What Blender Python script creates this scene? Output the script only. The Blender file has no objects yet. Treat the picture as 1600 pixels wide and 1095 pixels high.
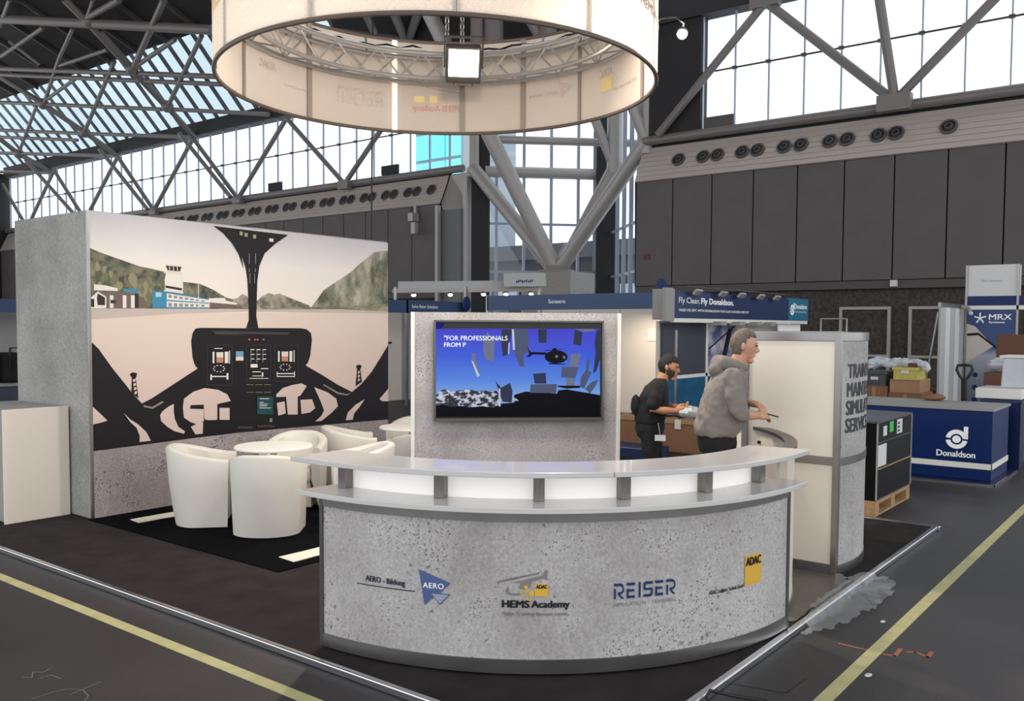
import bpy, bmesh, math, random
from mathutils import Vector, Matrix
random.seed(7)
SC = bpy.context.scene
COL = SC.collection
R = math.radians

# ------------------------------------------------------------------ camera
cam_d = bpy.data.cameras.new('camera'); cam = bpy.data.objects.new('camera', cam_d); COL.objects.link(cam)
TH, PI_, RO = R(37.9), R(2.8), R(0.3)
f0 = Vector((math.cos(TH), math.sin(TH), 0)); r0 = Vector((math.sin(TH), -math.cos(TH), 0)); u0 = Vector((0, 0, 1))
fw = f0*math.cos(PI_) - u0*math.sin(PI_); up = u0*math.cos(PI_) + f0*math.sin(PI_)
rt = r0*math.cos(RO) + up*math.sin(RO); uu = up*math.cos(RO) - r0*math.sin(RO)
cam.matrix_world = Matrix(((rt.x, uu.x, -fw.x, 0), (rt.y, uu.y, -fw.y, 0), (rt.z, uu.z, -fw.z, 1.9), (0, 0, 0, 1)))
cam_d.sensor_width = 36; cam_d.lens = 1400/1600*36; cam_d.shift_y = (578-547.5)/1600
cam_d.clip_end = 400
SC.camera = cam

# ------------------------------------------------------------------ world and exposure
w = bpy.data.worlds.new('sky'); SC.world = w; w.use_nodes = True
w.node_tree.nodes['Background'].inputs[0].default_value = (0.93, 0.965, 1.0, 1)
w.node_tree.nodes['Background'].inputs[1].default_value = 1.75
SC.view_settings.view_transform = 'Standard'; SC.view_settings.look = 'None'
SC.view_settings.gamma = 1; SC.view_settings.use_curve_mapping = False
SC.view_settings.exposure = 0.0

# ------------------------------------------------------------------ materials
M = {}
def srgb(c):
    return tuple((v/255/12.92 if v/255 <= .04045 else ((v/255+.055)/1.055)**2.4) for v in c) + (1,)
def mat(name, rgb, rough=.6, metal=0, spec=.5, emit=None, es=1, alpha=1, var=0, vscale=8, bump=0, bscale=60, vs=(1, 1, 1), coat=0):
    m = bpy.data.materials.new(name); m.use_nodes = True; nt = m.node_tree; b = nt.nodes['Principled BSDF']
    b.inputs['Base Color'].default_value = srgb(rgb); b.inputs['Roughness'].default_value = rough
    b.inputs['Metallic'].default_value = metal; b.inputs['Specular IOR Level'].default_value = spec
    b.inputs['Alpha'].default_value = alpha
    if coat: b.inputs['Coat Weight'].default_value = coat
    if emit: b.inputs['Emission Color'].default_value = srgb(emit); b.inputs['Emission Strength'].default_value = es
    if var or bump:
        tc = nt.nodes.new('ShaderNodeTexCoord'); mp = nt.nodes.new('ShaderNodeMapping'); mp.inputs['Scale'].default_value = vs
        nt.links.new(tc.outputs['Object'], mp.inputs[0])
    if var:
        n = nt.nodes.new('ShaderNodeTexNoise'); n.inputs['Scale'].default_value = vscale; n.inputs['Detail'].default_value = 5
        cr = nt.nodes.new('ShaderNodeValToRGB'); c = srgb(rgb)
        cr.color_ramp.elements[0].color = tuple(max(0, v*(1-var)) for v in c[:3])+(1,); cr.color_ramp.elements[0].position = .3
        cr.color_ramp.elements[1].color = tuple(v*(1+var) for v in c[:3])+(1,); cr.color_ramp.elements[1].position = .7
        nt.links.new(mp.outputs[0], n.inputs[0]); nt.links.new(n.outputs[0], cr.inputs[0]); nt.links.new(cr.outputs[0], b.inputs['Base Color'])
    if bump:
        n = nt.nodes.new('ShaderNodeTexNoise'); n.inputs['Scale'].default_value = bscale; n.inputs['Detail'].default_value = 3
        bp = nt.nodes.new('ShaderNodeBump'); bp.inputs['Strength'].default_value = bump; bp.inputs['Distance'].default_value = .01
        nt.links.new(mp.outputs[0], n.inputs[0]); nt.links.new(n.outputs[0], bp.inputs['Height']); nt.links.new(bp.outputs[0], b.inputs['Normal'])
    M[name] = m; return m
def concrete(name, lo, hi, pit, scale=1.0, amount=.17, rough=.75):
    """printed concrete laminate: cloudy grey, fine grain, clustered dark pits"""
    m = bpy.data.materials.new(name); m.use_nodes = True; nt = m.node_tree; b = nt.nodes['Principled BSDF']; N = nt.nodes.new; L = nt.links.new
    b.inputs['Roughness'].default_value = rough; b.inputs['Specular IOR Level'].default_value = .3
    tc = N('ShaderNodeTexCoord')
    def noise(s, d, r=.55):
        n = N('ShaderNodeTexNoise'); n.inputs['Scale'].default_value = s*scale; n.inputs['Detail'].default_value = d; n.inputs['Roughness'].default_value = r
        L(tc.outputs['Object'], n.inputs[0]); return n
    big = noise(1.3, 6, .6); fine = noise(45, 4, .7)
    cr = N('ShaderNodeValToRGB'); cr.color_ramp.elements[0].color = srgb(lo); cr.color_ramp.elements[0].position = .33
    cr.color_ramp.elements[1].color = srgb(hi); cr.color_ramp.elements[1].position = .66
    L(big.outputs[0], cr.inputs[0])
    fr = N('ShaderNodeMapRange'); fr.inputs[1].default_value = .3; fr.inputs[2].default_value = .7; fr.inputs[3].default_value = .74; fr.inputs[4].default_value = 1.18
    L(fine.outputs[0], fr.inputs[0])
    mx = N('ShaderNodeMix'); mx.data_type = 'RGBA'; mx.blend_type = 'MULTIPLY'; mx.inputs[0].default_value = 1
    L(cr.outputs[0], mx.inputs[6]); L(fr.outputs[0], mx.inputs[7])
    last = mx.outputs[2]
    for vsc, thr, clus in ((64, amount, 2.6), (24, amount*.62, 1.7)):
        wob = noise(vsc*1.6, 2)
        add = N('ShaderNodeMixRGB'); add.blend_type = 'ADD'; add.inputs[0].default_value = .9/vsc
        L(tc.outputs['Object'], add.inputs[1]); L(wob.outputs['Color'], add.inputs[2])
        vo = N('ShaderNodeTexVoronoi'); vo.inputs['Scale'].default_value = vsc*scale; L(add.outputs[0], vo.inputs[0])
        cl = noise(clus, 3)
        th = N('ShaderNodeMapRange'); th.inputs[1].default_value = .42; th.inputs[2].default_value = .72; th.inputs[3].default_value = thr*.25; th.inputs[4].default_value = thr*2.0
        L(cl.outputs[0], th.inputs[0])
        rnd = N('ShaderNodeMath'); rnd.operation = 'MULTIPLY'; sp = N('ShaderNodeSeparateColor'); L(vo.outputs['Color'], sp.inputs[0])
        L(th.outputs[0], rnd.inputs[0]); L(sp.outputs[0], rnd.inputs[1])
        lt = N('ShaderNodeMath'); lt.operation = 'LESS_THAN'; L(vo.outputs['Distance'], lt.inputs[0]); L(rnd.outputs[0], lt.inputs[1])
        mm = N('ShaderNodeMath'); mm.operation = 'MULTIPLY'; mm.inputs[1].default_value = .7; L(lt.outputs[0], mm.inputs[0])
        m2 = N('ShaderNodeMix'); m2.data_type = 'RGBA'; L(mm.outputs[0], m2.inputs[0]); L(last, m2.inputs[6]); m2.inputs[7].default_value = srgb(pit)
        last = m2.outputs[2]
    L(last, b.inputs['Base Color'])
    M[name] = m; return m
def clear(name, rgb, gloss=.06, rough=.05):
    """thin pane: tinted see-through with a little reflection"""
    m = bpy.data.materials.new(name); m.use_nodes = True; nt = m.node_tree; nt.nodes.clear(); N = nt.nodes.new; L = nt.links.new
    o = N('ShaderNodeOutputMaterial'); t = N('ShaderNodeBsdfTransparent'); t.inputs[0].default_value = srgb(rgb)
    g = N('ShaderNodeBsdfGlossy'); g.inputs['Roughness'].default_value = rough
    mx = N('ShaderNodeMixShader'); mx.inputs[0].default_value = gloss
    L(t.outputs[0], mx.inputs[1]); L(g.outputs[0], mx.inputs[2]); L(mx.outputs[0], o.inputs[0]); M[name] = m; return m

concrete('conc_grey', (140, 138, 134), (172, 169, 164), (84, 80, 76), .9, .22)
concrete('conc_light', (160, 155, 153), (196, 192, 190), (92, 86, 84), 1.2, .36)
concrete('conc_pink', (142, 132, 132), (176, 167, 166), (64, 54, 54), 1.5, .5)
concrete('conc_ring', (236, 229, 219), (246, 241, 234), (170, 152, 136), 1, .16)
mat('white', (232, 229, 222), .45); mat('leather', (216, 210, 200), .42, bump=.06, bscale=120)
mat('cream_panel', (228, 216, 203), .4); mat('tower_white', (232, 222, 208), .32)
mat('alu', (150, 148, 146), .34, 1, var=.12, vscale=3); mat('alu_dark', (112, 110, 108), .42, .9); mat('alu_bright', (205, 205, 208), .22, 1)
mat('chrome', (200, 198, 194), .15, 1); mat('steel_post', (126, 122, 118), .4, .85, var=.15, vscale=30, vs=(6, 6, .5))
mat('top_gloss', (206, 203, 200), .22, coat=.4)
mat('lit_acrylic', (250, 248, 246), .4, emit=(255, 251, 246), es=.28)
mat('carpet_grey', (50, 46, 46), .95, spec=.1, var=.2, vscale=5, bump=.4, bscale=500); mat('carpet_black', (9, 9, 13), .95, spec=.05, bump=.4, bscale=500)
mat('stripe', (236, 229, 212), .9, bump=.4, bscale=300)
mat('tape', (188, 182, 132), .6, var=.14, vscale=7); mat('chalk', (120, 116, 116), .9); mat('orange_mark', (150, 95, 72), .9)
mat('steel', (124, 118, 114), .5, .2); mat('steel_dark', (84, 79, 77), .55, .2); mat('steel_light', (165, 160, 155), .45, .2)
mat('black_steel', (24, 22, 24), .6); mat('fascia', (33, 31, 33), .7); mat('deck', (44, 40, 41), .85, var=.15, vscale=2, bump=.5, bscale=3, vs=(8, .2, 1))
mat('hall_panel', (96, 90, 90), .75, var=.06, vscale=1.5, bump=.1, bscale=5); mat('hall_lower', (70, 63, 59), .9, var=.45, vscale=9, bump=.3, bscale=20)
mat('hall_band', (88, 82, 80), .8); mat('cladding', (180, 170, 162), .6); mat('vent', (44, 41, 41), .6); mat('vent_ring', (88, 83, 81), .5); mat('greenish', (104, 108, 106), .6)
mat('plinth', (150, 146, 138), .8, var=.05)
clear('glass', (246, 250, 255), .03); clear('skyglass', (212, 222, 226), .03); mat('film', (222, 226, 230), .12, alpha=.24, spec=.8)
mat('mullion', (160, 166, 178), .5, .2); mat('truss_alu', (196, 192, 188), .32, .55); mat('rib', (96, 100, 104), .6)
mat('blue_fascia', (38, 66, 106), .45); mat('navy', (24, 46, 88), .45); mat('teal', (22, 112, 142), .45); mat('royal', (5, 36, 92), .4, spec=.3); mat('royal_d', (6, 28, 72), .4, spec=.3)
mat('sea', (20, 92, 128), .4, var=.3, vscale=4, vs=(1, 1, 3)); mat('wall_white', (206, 198, 188), .6); mat('wall_grey', (150, 148, 146), .6)
mat('letter_white', (236, 236, 236), .5, emit=(255, 255, 255), es=.12); mat('letter_dim', (150, 160, 172), .5); mat('lamp_glow', (255, 244, 226), .4, emit=(255, 236, 205), es=14)
mat('flood_glow', (255, 246, 230), .4, emit=(255, 240, 214), es=22)
mat('cardboard', (136, 98, 72), .85, var=.08, vscale=3); mat('cardboard_l', (166, 130, 98), .85, var=.06); mat('wood', (168, 132, 92), .8, var=.15, vscale=6, vs=(1, 6, 6)); mat('brown_board', (106, 66, 48), .6)
mat('crate_black', (12, 11, 13), .5, spec=.15); mat('crate_top', (64, 66, 78), .5); mat('crate_yellow', (196, 186, 96), .5); mat('crate_grey', (70, 72, 74), .5); mat('green_label', (40, 190, 70), .5); mat('paper', (214, 214, 212), .6)
mat('plastic_bag', (216, 222, 228), .25, alpha=.75, bump=.6, bscale=12); mat('bag_clear', (200, 206, 206), .2, alpha=.7, bump=.6, bscale=30)
mat('black', (18, 17, 19), .5); mat('black_soft', (26, 25, 27), .9); mat('rubber', (22, 21, 22), .7)
mat('logo_blue', (74, 92, 138), .6); mat('logo_pale', (148, 156, 182), .6); mat('logo_navy', (20, 46, 98), .5); mat('logo_dark', (20, 28, 52), .5); mat('ink', (14, 12, 12), .6); mat('logo_grey', (128, 122, 118), .6); mat('adac_yellow', (222, 174, 62), .5); mat('dark_text', (52, 54, 62), .6)
mat('inner_fabric', (238, 224, 212), .85); mat('inner_seam', (150, 138, 128), .6); mat('seam_gap_glow', (252, 246, 236), .6, emit=(255, 240, 220), es=.5)
mat('ghost_grey', (206, 190, 178), .85); mat('ghost_yellow', (240, 214, 150), .85); mat('ghost_red', (206, 168, 150), .85)
mat('rim', (120, 106, 96), .5, .5); mat('dark_red', (96, 46, 40), .6); mat('tent', (176, 176, 176), .6)
mat('skin', (196, 146, 118), .5, var=.04, vscale=20); mat('skin_b', (186, 132, 104), .5); mat('hair_grey', (104, 92, 82), .8, var=.35, vscale=60); mat('hair_dark', (30, 25, 23), .8); mat('beard', (70, 54, 46), .9)
mat('hoodie', (126, 119, 112), .95, var=.07, vscale=14, bump=.35, bscale=9); mat('trousers', (24, 23, 25), .9, bump=.2, bscale=12); mat('polo', (17, 16, 18), .85, bump=.2, bscale=12); mat('eye', (30, 26, 24), .3)
mat('turquoise', (116, 214, 226), .4, emit=(130, 226, 236), es=.25); mat('outside_dark', (46, 45, 47), .8); mat('outside_roof', (66, 66, 68), .8); mat('outside_mid', (150, 160, 166), .7)

for k in ('conc_ring', 'inner_fabric'): # thin banner cloth lets some of the light through
    nt = M[k].node_tree; b = nt.nodes['Principled BSDF']; o = nt.nodes['Material Output']; t = nt.nodes.new('ShaderNodeBsdfTranslucent'); t.inputs[0].default_value = srgb((252, 244, 234)); mx = nt.nodes.new('ShaderNodeMixShader'); mx.inputs[0].default_value = .5
    nt.links.new(b.outputs[0], mx.inputs[1]); nt.links.new(t.outputs[0], mx.inputs[2]); nt.links.new(mx.outputs[0], o.inputs[0])
# ------------------------------------------------------------------ object helpers
def setp(o, label=None, cat=None, group=None, kind=None):
    if label: o['label'] = label
    if cat: o['category'] = cat
    if group: o['group'] = group
    if kind: o['kind'] = kind
    return o
def thing(name, label, cat, loc=(0, 0, 0), group=None, kind=None):
    o = bpy.data.objects.new(name, None); COL.objects.link(o); o.location = loc; o.empty_display_size = .1
    return setp(o, label, cat, group, kind)
def root_loc(p):
    while p.parent: p = p.parent
    return Vector(p.location)
class MB:
    def __init__(s): s.v = []; s.f = []; s.m = []
    def add(s, vs, fs, mi=0):
        k = len(s.v); s.v += [tuple(v) for v in vs]; s.f += [tuple(i+k for i in f) for f in fs]; s.m += [mi]*len(fs); return s
    def box(s, x0, x1, y0, y1, z0, z1, mi=0):
        vs = [(x, y, z) for z in (z0, z1) for y in (y0, y1) for x in (x0, x1)]
        return s.add(vs, [(0, 2, 3, 1), (4, 5, 7, 6), (0, 1, 5, 4), (2, 6, 7, 3), (0, 4, 6, 2), (1, 3, 7, 5)], mi)
    def obox(s, c, ax, ay, az, hx, hy, hz, mi=0):
        c, ax, ay, az = map(Vector, (c, ax, ay, az))
        vs = [c+ax*hx*i+ay*hy*j+az*hz*k for k in (-1, 1) for j in (-1, 1) for i in (-1, 1)]
        return s.add(vs, [(0, 2, 3, 1), (4, 5, 7, 6), (0, 1, 5, 4), (2, 6, 7, 3), (0, 4, 6, 2), (1, 3, 7, 5)], mi)
    def tube(s, pts, r, n=10, mi=0, closed=False, cap=True):
        pts = [Vector(p) for p in pts]; k = len(pts); rings = []
        for i, p in enumerate(pts):
            a = pts[(i-1) % k] if (closed or i > 0) else p; b = pts[(i+1) % k] if (closed or i < k-1) else p
            d = (b-a).normalized()
            if i == 0: e1 = d.cross(Vector((0, 0, 1)) if abs(d.z) < .95 else Vector((1, 0, 0))).normalized()
            else: e1 = (e1-d*e1.dot(d)).normalized()
            e2 = d.cross(e1).normalized(); rr = r[i] if isinstance(r, (list, tuple)) else r
            rings.append([p+e1*rr*math.cos(t*2*math.pi/n)+e2*rr*math.sin(t*2*math.pi/n) for t in range(n)])
        vs = [v for q in rings for v in q]; fs = []
        for i in range(k if closed else k-1):
            j = (i+1) % k
            for t in range(n): fs.append((i*n+t, i*n+(t+1) % n, j*n+(t+1) % n, j*n+t))
        if cap and not closed: fs += [tuple(range(n-1, -1, -1)), tuple((k-1)*n+t for t in range(n))]
        return s.add(vs, fs, mi)
    def lathe(s, c, prof, n=24, mi=0):
        c = Vector(c); vs = [c+Vector((r*math.cos(t*2*math.pi/n), r*math.sin(t*2*math.pi/n), z)) for r, z in prof for t in range(n)]
        fs = [(i*n+t, i*n+(t+1) % n, (i+1)*n+(t+1) % n, (i+1)*n+t) for i in range(len(prof)-1) for t in range(n)]
        fs += [tuple(range(n-1, -1, -1)), tuple((len(prof)-1)*n+t for t in range(n))]
        return s.add(vs, fs, mi)
    def arc(s, c, ri, ro, a0, a1, z0, z1, n=24, mi=0, mi_in=None):
        vs = []
        for i in range(n+1):
            a = R(a0+(a1-a0)*i/n)
            for rr, z in ((ri, z0), (ro, z0), (ro, z1), (ri, z1)): vs.append((c[0]+rr*math.cos(a), c[1]+rr*math.sin(a), z))
        fs = []; k = len(s.f)
        for i in range(n):
            b = i*4; d = b+4
            fs += [(b, b+1, d+1, d), (b+1, b+2, d+2, d+1), (b+2, b+3, d+3, d+2), (b+3, b, d, d+3)]
        fs += [(0, 3, 2, 1), (n*4, n*4+1, n*4+2, n*4+3)]
        s.add(vs, fs, mi)
        if mi_in is not None:
            for i in range(n): s.m[k+i*4+3] = mi_in
        return s
    def prism(s, pts, z0, z1, mi=0):
        n = len(pts); vs = [(x, y, z0) for x, y in pts]+[(x, y, z1) for x, y in pts]
        return s.add(vs, [tuple(range(n-1, -1, -1)), tuple(range(n, 2*n))]+[(i, (i+1) % n, n+(i+1) % n, n+i) for i in range(n)], mi)
    def sphere(s, c, rx, ry, rz, n=12, m=8, mi=0, fn=None):
        c = Vector(c); vs = []
        for j in range(m+1):
            p = math.pi*j/m
            for i in range(n):
                t = 2*math.pi*i/n; d = Vector((math.sin(p)*math.cos(t), math.sin(p)*math.sin(t), math.cos(p)))
                q = Vector((d.x*rx, d.y*ry, d.z*rz))
                if fn: q = fn(d, q)
                vs.append(c+q)
        return s.add(vs, [(j*n+i, (j+1)*n+i, (j+1)*n+(i+1) % n, j*n+(i+1) % n) for j in range(m) for i in range(n)], mi)
    def build(s, name, mats, parent=None, smooth=False, bevel=0, seg=2, label=None, loc=None):
        me = bpy.data.meshes.new(name); off = root_loc(parent) if parent else Vector(loc or (0, 0, 0))
        me.from_pydata([tuple(Vector(v)-off) for v in s.v], [], s.f)
        if not isinstance(mats, (list, tuple)): mats = [mats]
        for m in mats: me.materials.append(M[m] if isinstance(m, str) else m)
        if len(mats) > 1: me.polygons.foreach_set('material_index', s.m)
        if smooth:
            me.shade_smooth(); me.set_sharp_from_angle(angle=R(40))
        me.update(); o = bpy.data.objects.new(name, me); COL.objects.link(o)
        if parent: o.parent = parent
        else: o.location = off
        if bevel:
            b = o.modifiers.new('bevel', 'BEVEL'); b.width = bevel; b.segments = seg; b.limit_method = 'ANGLE'
        if label: o['label'] = label
        return o
def box(name, x0, x1, y0, y1, z0, z1, m, parent=None, bevel=0, label=None):
    return MB().box(x0, x1, y0, y1, z0, z1).build(name, m, parent, bevel=bevel, label=label, loc=((x0+x1)/2, (y0+y1)/2, z0))
def tube(name, p0, p1, r, m, parent=None, n=10):
    return MB().tube([p0, p1], r, n).build(name, m, parent, smooth=True)
def struct(o): o['kind'] = 'structure'; return o
def copy_tree(o, parent=None):
    c = o.copy(); COL.objects.link(c); c.parent = parent
    for ch in o.children: copy_tree(ch, c)
    return c
_texts = {}
def text_pts(s, bold=0.0, spacing=1.0):
    """outline of a line of lettering, scaled to a 0..1 box"""
    k = (s, bold, spacing)
    if k not in _texts:
        cu = bpy.data.curves.new('lettering', 'FONT'); cu.body = s; cu.space_character = spacing; cu.resolution_u = 3
        o = bpy.data.objects.new('lettering', cu); COL.objects.link(o)
        me = bpy.data.meshes.new_from_object(o.evaluated_get(bpy.context.evaluated_depsgraph_get()))
        vs = [(v.co.x, v.co.y) for v in me.vertices]; fs = [tuple(p.vertices) for p in me.polygons]
        bpy.data.objects.remove(o); bpy.data.meshes.remove(me)
        x0 = min(v[0] for v in vs); x1 = max(v[0] for v in vs); y0 = min(v[1] for v in vs); y1 = max(v[1] for v in vs)
        _texts[k] = ([((x-x0)/(x1-x0), (y-y0)/(y1-y0)) for x, y in vs], fs)
    return _texts[k]
def text(name, s, fn, m, parent, bold=0.0, spacing=1.0):
    """fn maps the 0..1 box to a point on the lettered surface"""
    vs, fs = text_pts(s, 0, spacing); mb = MB()
    fn0 = Vector(fn(0, 0)); nn = (Vector(fn(.02, 0))-fn0).cross(Vector(fn(0, .5))-fn0).normalized()
    asp = (Vector(fn(1, 0))-fn0).length/max(1e-6, (Vector(fn(0, 1))-fn0).length)
    shifts = [(0, 0)] if bold <= 0 else [(0, 0), (bold/asp, 0), (-bold/asp, 0), (0, bold*.5), (0, -bold*.5)]
    shifts = [(a*2.4, b*2.4) for a, b in shifts]
    for k, (dx, dy) in enumerate(shifts):
        mb.add([Vector(fn(x+dx, y+dy))+nn*.00025*k for x, y in vs], fs)
    return mb.build(name, m, parent)
def on_cyl(c, r, a0, a1, z0, z1):
    return lambda x, y: (c[0]+r*math.cos(R(a0+(a1-a0)*x)), c[1]+r*math.sin(R(a0+(a1-a0)*x)), z0+(z1-z0)*y)
def on_x(X, y0, y1, z0, z1): return lambda x, y: (X, y0+(y1-y0)*x, z0+(z1-z0)*y)
def on_y(Y, x0, x1, z0, z1): return lambda x, y: (x0+(x1-x0)*x, Y, z0+(z1-z0)*y)

# ================================================================== THE HALL
# floor
m = bpy.data.materials.new('hall_floor'); m.use_nodes = True; nt = m.node_tree; b = nt.nodes['Principled BSDF']; N = nt.nodes.new; L = nt.links.new
tc = N('ShaderNodeTexCoord'); n1 = N('ShaderNodeTexNoise'); n1.inputs['Scale'].default_value = .55; n1.inputs['Detail'].default_value = 8; n1.inputs['Roughness'].default_value = .65
n2 = N('ShaderNodeTexNoise'); n2.inputs['Scale'].default_value = 60; n2.inputs['Detail'].default_value = 4
L(tc.outputs['Object'], n1.inputs[0]); L(tc.outputs['Object'], n2.inputs[0])
cr = N('ShaderNodeValToRGB'); cr.color_ramp.elements[0].color = srgb((42, 38, 39)); cr.color_ramp.elements[0].position = .35; cr.color_ramp.elements[1].color = srgb((70, 65, 67)); cr.color_ramp.elements[1].position = .72
L(n1.outputs[0], cr.inputs[0]); mx = N('ShaderNodeMix'); mx.data_type = 'RGBA'; mx.blend_type = 'MULTIPLY'; mx.inputs[0].default_value = .5
L(cr.outputs[0], mx.inputs[6]); L(n2.outputs[0], mx.inputs[7]); L(mx.outputs[2], b.inputs['Base Color'])
rr = N('ShaderNodeMapRange'); rr.inputs[3].default_value = .38; rr.inputs[4].default_value = .7; L(n1.outputs[0], rr.inputs[0]); L(rr.outputs[0], b.inputs['Roughness'])
bp = N('ShaderNodeBump'); bp.inputs['Strength'].default_value = .15; bp.inputs['Distance'].default_value = .01; L(n2.outputs[0], bp.inputs['Height']); L(bp.outputs[0], b.inputs['Normal'])
M['hall_floor'] = m
fl = struct(box('floor', -12, 36, -14, 74, -.3, 0, 'hall_floor'))

# walls along the far side: lower wall, tall panels, slanted duct cladding with round air vents
def hall_wall(name, y0, y1, joints, vents, doors=()):
    wl = struct(box(name, 29.75, 30.15, y0, y1, 0, 3.15, 'hall_lower'))
    box('ledge', 29.52, 29.8, y0, y1, 3.15, 3.4, 'hall_band', wl)
    box('backing', 29.72, 30.15, y0, y1, 3.4, 7.25, 'black_steel', wl)
    box('duct_box', 30.06, 30.16, y0, y1, 7.25, 9.0, 'black_steel', wl)
    for a, b_ in zip(joints, joints[1:]):
        box('wall_panel', 29.5, 29.72, a+.02, b_-.02, 3.42, 7.3, 'hall_panel', wl, bevel=.02)
    k = 7
    for i in range(k):
        t0, t1 = i/k, (i+1)/k
        p0 = Vector((29.42+.62*t0, 0, 7.28+1.32*t0)); p1 = Vector((29.42+.62*t1, 0, 7.28+1.32*t1)); nn = Vector((-1.32, 0, .62)).normalized()
        a, b_, c, d = p0+nn*.035, p1+nn*.01, p1-nn*.03, p0-nn*.03
        vs = [(q.x, y, q.z) for y in (y0+.1, y1) for q in (a, b_, c, d)]
        MB().add(vs, [(0, 1, 2, 3), (7, 6, 5, 4), (0, 4, 5, 1), (1, 5, 6, 2), (2, 6, 7, 3), (3, 7, 4, 0)]).build('cladding_board', 'cladding', wl)
    nn = Vector((-1.32, 0, .62)).normalized(); sl = Vector((.62, 0, 1.32)).normalized(); yy = Vector((0, 1, 0))
    core = rim = None
    for y in vents:
        c = Vector((29.42+.62*.52, y, 7.28+1.32*.52))+nn*.03
        if core is None:
            def disc(r0_, r1_, d0, d1, n=20):
                mb = MB(); vs = []
                for i in range(n):
                    t = 2*math.pi*i/n; e = sl*math.cos(t)+yy*math.sin(t)
                    vs += [e*r0_+nn*d0, e*r1_+nn*d1, e*r1_-nn*.05, e*r0_-nn*.05]
                fs = []
                for i in range(n):
                    j = (i+1) % n
                    for q in range(4): fs.append((i*4+q, j*4+q, j*4+(q+1) % 4, i*4+(q+1) % 4))
                return mb.add(vs, fs)
            core = disc(.001, .2, .07, .02).build('air_vent', 'vent', wl); rim = disc(.2, .26, .06, .05).build('vent_rim', 'vent_ring', core); mid = disc(.085, .115, .09, .085).build('vent_rim', 'vent_ring', core)
            core.location = c
        else:
            q = copy_tree(core, wl); q.location = c
    return wl
def pairs(first, start, step, n, sgn): return [first]+[start+sgn*(step*i+d) for i in range(n) for d in (0, .55)]
jr = [17.14-1.535*i for i in range(14)][::-1]
wall_r = hall_wall('wall_right', -2.9, 17.14, jr, [15.49, 14.52, 13.97, 13.05, 12.49, 11.55, 10.98, 10.02, 9.47, 8.5, 7.97, 6.45])
jl = [27.25+1.53*i for i in range(30)]
wall_l = hall_wall('wall_left', 26.9, 72, jl, pairs(27.76, 28.67, 1.465, 15, 1))
box('corner_panel', 29.6, 29.8, 25.9, 27.2, 0, 7.0, 'greenish', wall_l)
box('corner_pipe', 29.3, 29.5, 27.0, 27.16, 0, 7.2, 'steel_light', wall_l)
box('end_post', 29.7, 30.0, 25.65, 25.9, 0, 8.4, 'steel_light', wall_l)
MB().add([(29.42, 26.9, 7.28), (30.05, 26.9, 8.62), (30.05, 25.7, 8.62), (30.05, 25.7, 7.0), (29.5, 26.9, 7.0)], [(0, 1, 2, 3, 4)]).build('end_cap', 'steel_light', wall_l)
MB().add([(29.42, 17.14, 7.28), (30.05, 17.14, 8.62), (30.15, 17.14, 8.6), (30.15, 17.14, 3.4), (29.5, 17.14, 3.4)], [(0, 1, 2, 3, 4)]).build('end_cap', 'steel_dark', wall_r)
# framed gates in the lower right wall
def gate(idx, y0, y1):
    g = thing('door_%d' % idx, None, None, (29.7, (y0+y1)/2, 0), kind='structure')
    box('door_leaf', 29.66, 29.75, y0+.1, y1-.1, 0, 2.5, 'hall_lower', g)
    for yy_ in (y0, y1-.09): box('door_post', 29.58, 29.72, yy_, yy_+.09, 0, 2.58, 'steel_light', g)
    box('door_rail', 29.58, 29.72, y0+.09, y1-.09, 2.49, 2.58, 'steel_light', g)
    box('door_rail', 29.58, 29.72, y0+.09, y1-.09, .98, 1.06, 'steel_light', g)
gate(1, 7.96, 9.55); gate(2, 5.7, 7.42)
box('junction_box', 29.4, 29.52, 7.75, 7.95, 3.2, 3.4, 'paper', wall_r)
box('fire_sign', 29.46, 29.5, 16.5, 16.75, 4.4, 4.6, 'dark_red', wall_r)
wend = struct(box('wall_far', 24, 30.2, 71.2, 71.6, 0, 13, 'black_steel'))
# long tube beams above the cladding
struct(MB().tube([(29.85, 26.0, 8.78), (29.85, 71, 8.78)], .17, 12).build('trim_1', 'steel', smooth=True))
struct(MB().tube([(29.85, -2.9, 8.84), (29.85, 17.0, 8.84)], .17, 12).build('trim_2', 'steel', smooth=True))

# window bands
def window_band(name, y0, y1, step, z0, z1, zt, ys=None):
    wn = thing(name, None, None, (30, (y0+y1)/2, z0), kind='structure')
    n = max(1, round((y1-y0)/step)); ys = [y0+(y1-y0)*i/n for i in range(n+1)]
    for a, b_ in zip(ys, ys[1:]):
        for c, d in ((z0, zt), (zt, z1)):
            box('pane', 30.0, 30.02, a+.03, b_-.03, c+.03, d-.03, 'glass', wn)
    for y in ys: box('mullion', 29.96, 30.06, y-.02, y+.02, z0, z1, 'mullion', wn)
    MB().tube([(29.93, y0, zt), (29.93, y1, zt)], .035, 8).build('transom', 'steel_dark', wn, smooth=True)
    for y in ys[1:-1]: box('clamp', 29.86, 29.98, y-.08, y+.08, zt-.05, zt+.05, 'steel_dark', wn)
    return wn
wl_ = window_band('window_1', 26.92, 70.6, 1.213, 8.95, 12.7, 10.78)
wr_ = window_band('window_2', -2.5, 14.71, 1.229, 8.98, 13.0, 11.0)
for y in (39.2, 30.6): box('vent_flap', 29.88, 29.98, y-.55, y+.55, 8.98, 9.4, 'fascia', wl_)
box('vent_flap', 29.88, 29.98, 13.5, 14.6, 8.98, 9.4, 'hall_band', wr_)
struct(box('trim_3', 29.7, 30.4, 26.2, 71, 12.7, 13.42, 'fascia'))
struct(box('trim_4', 29.7, 30.4, -2.9, 17.1, 13.0, 14.6, 'fascia'))
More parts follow.
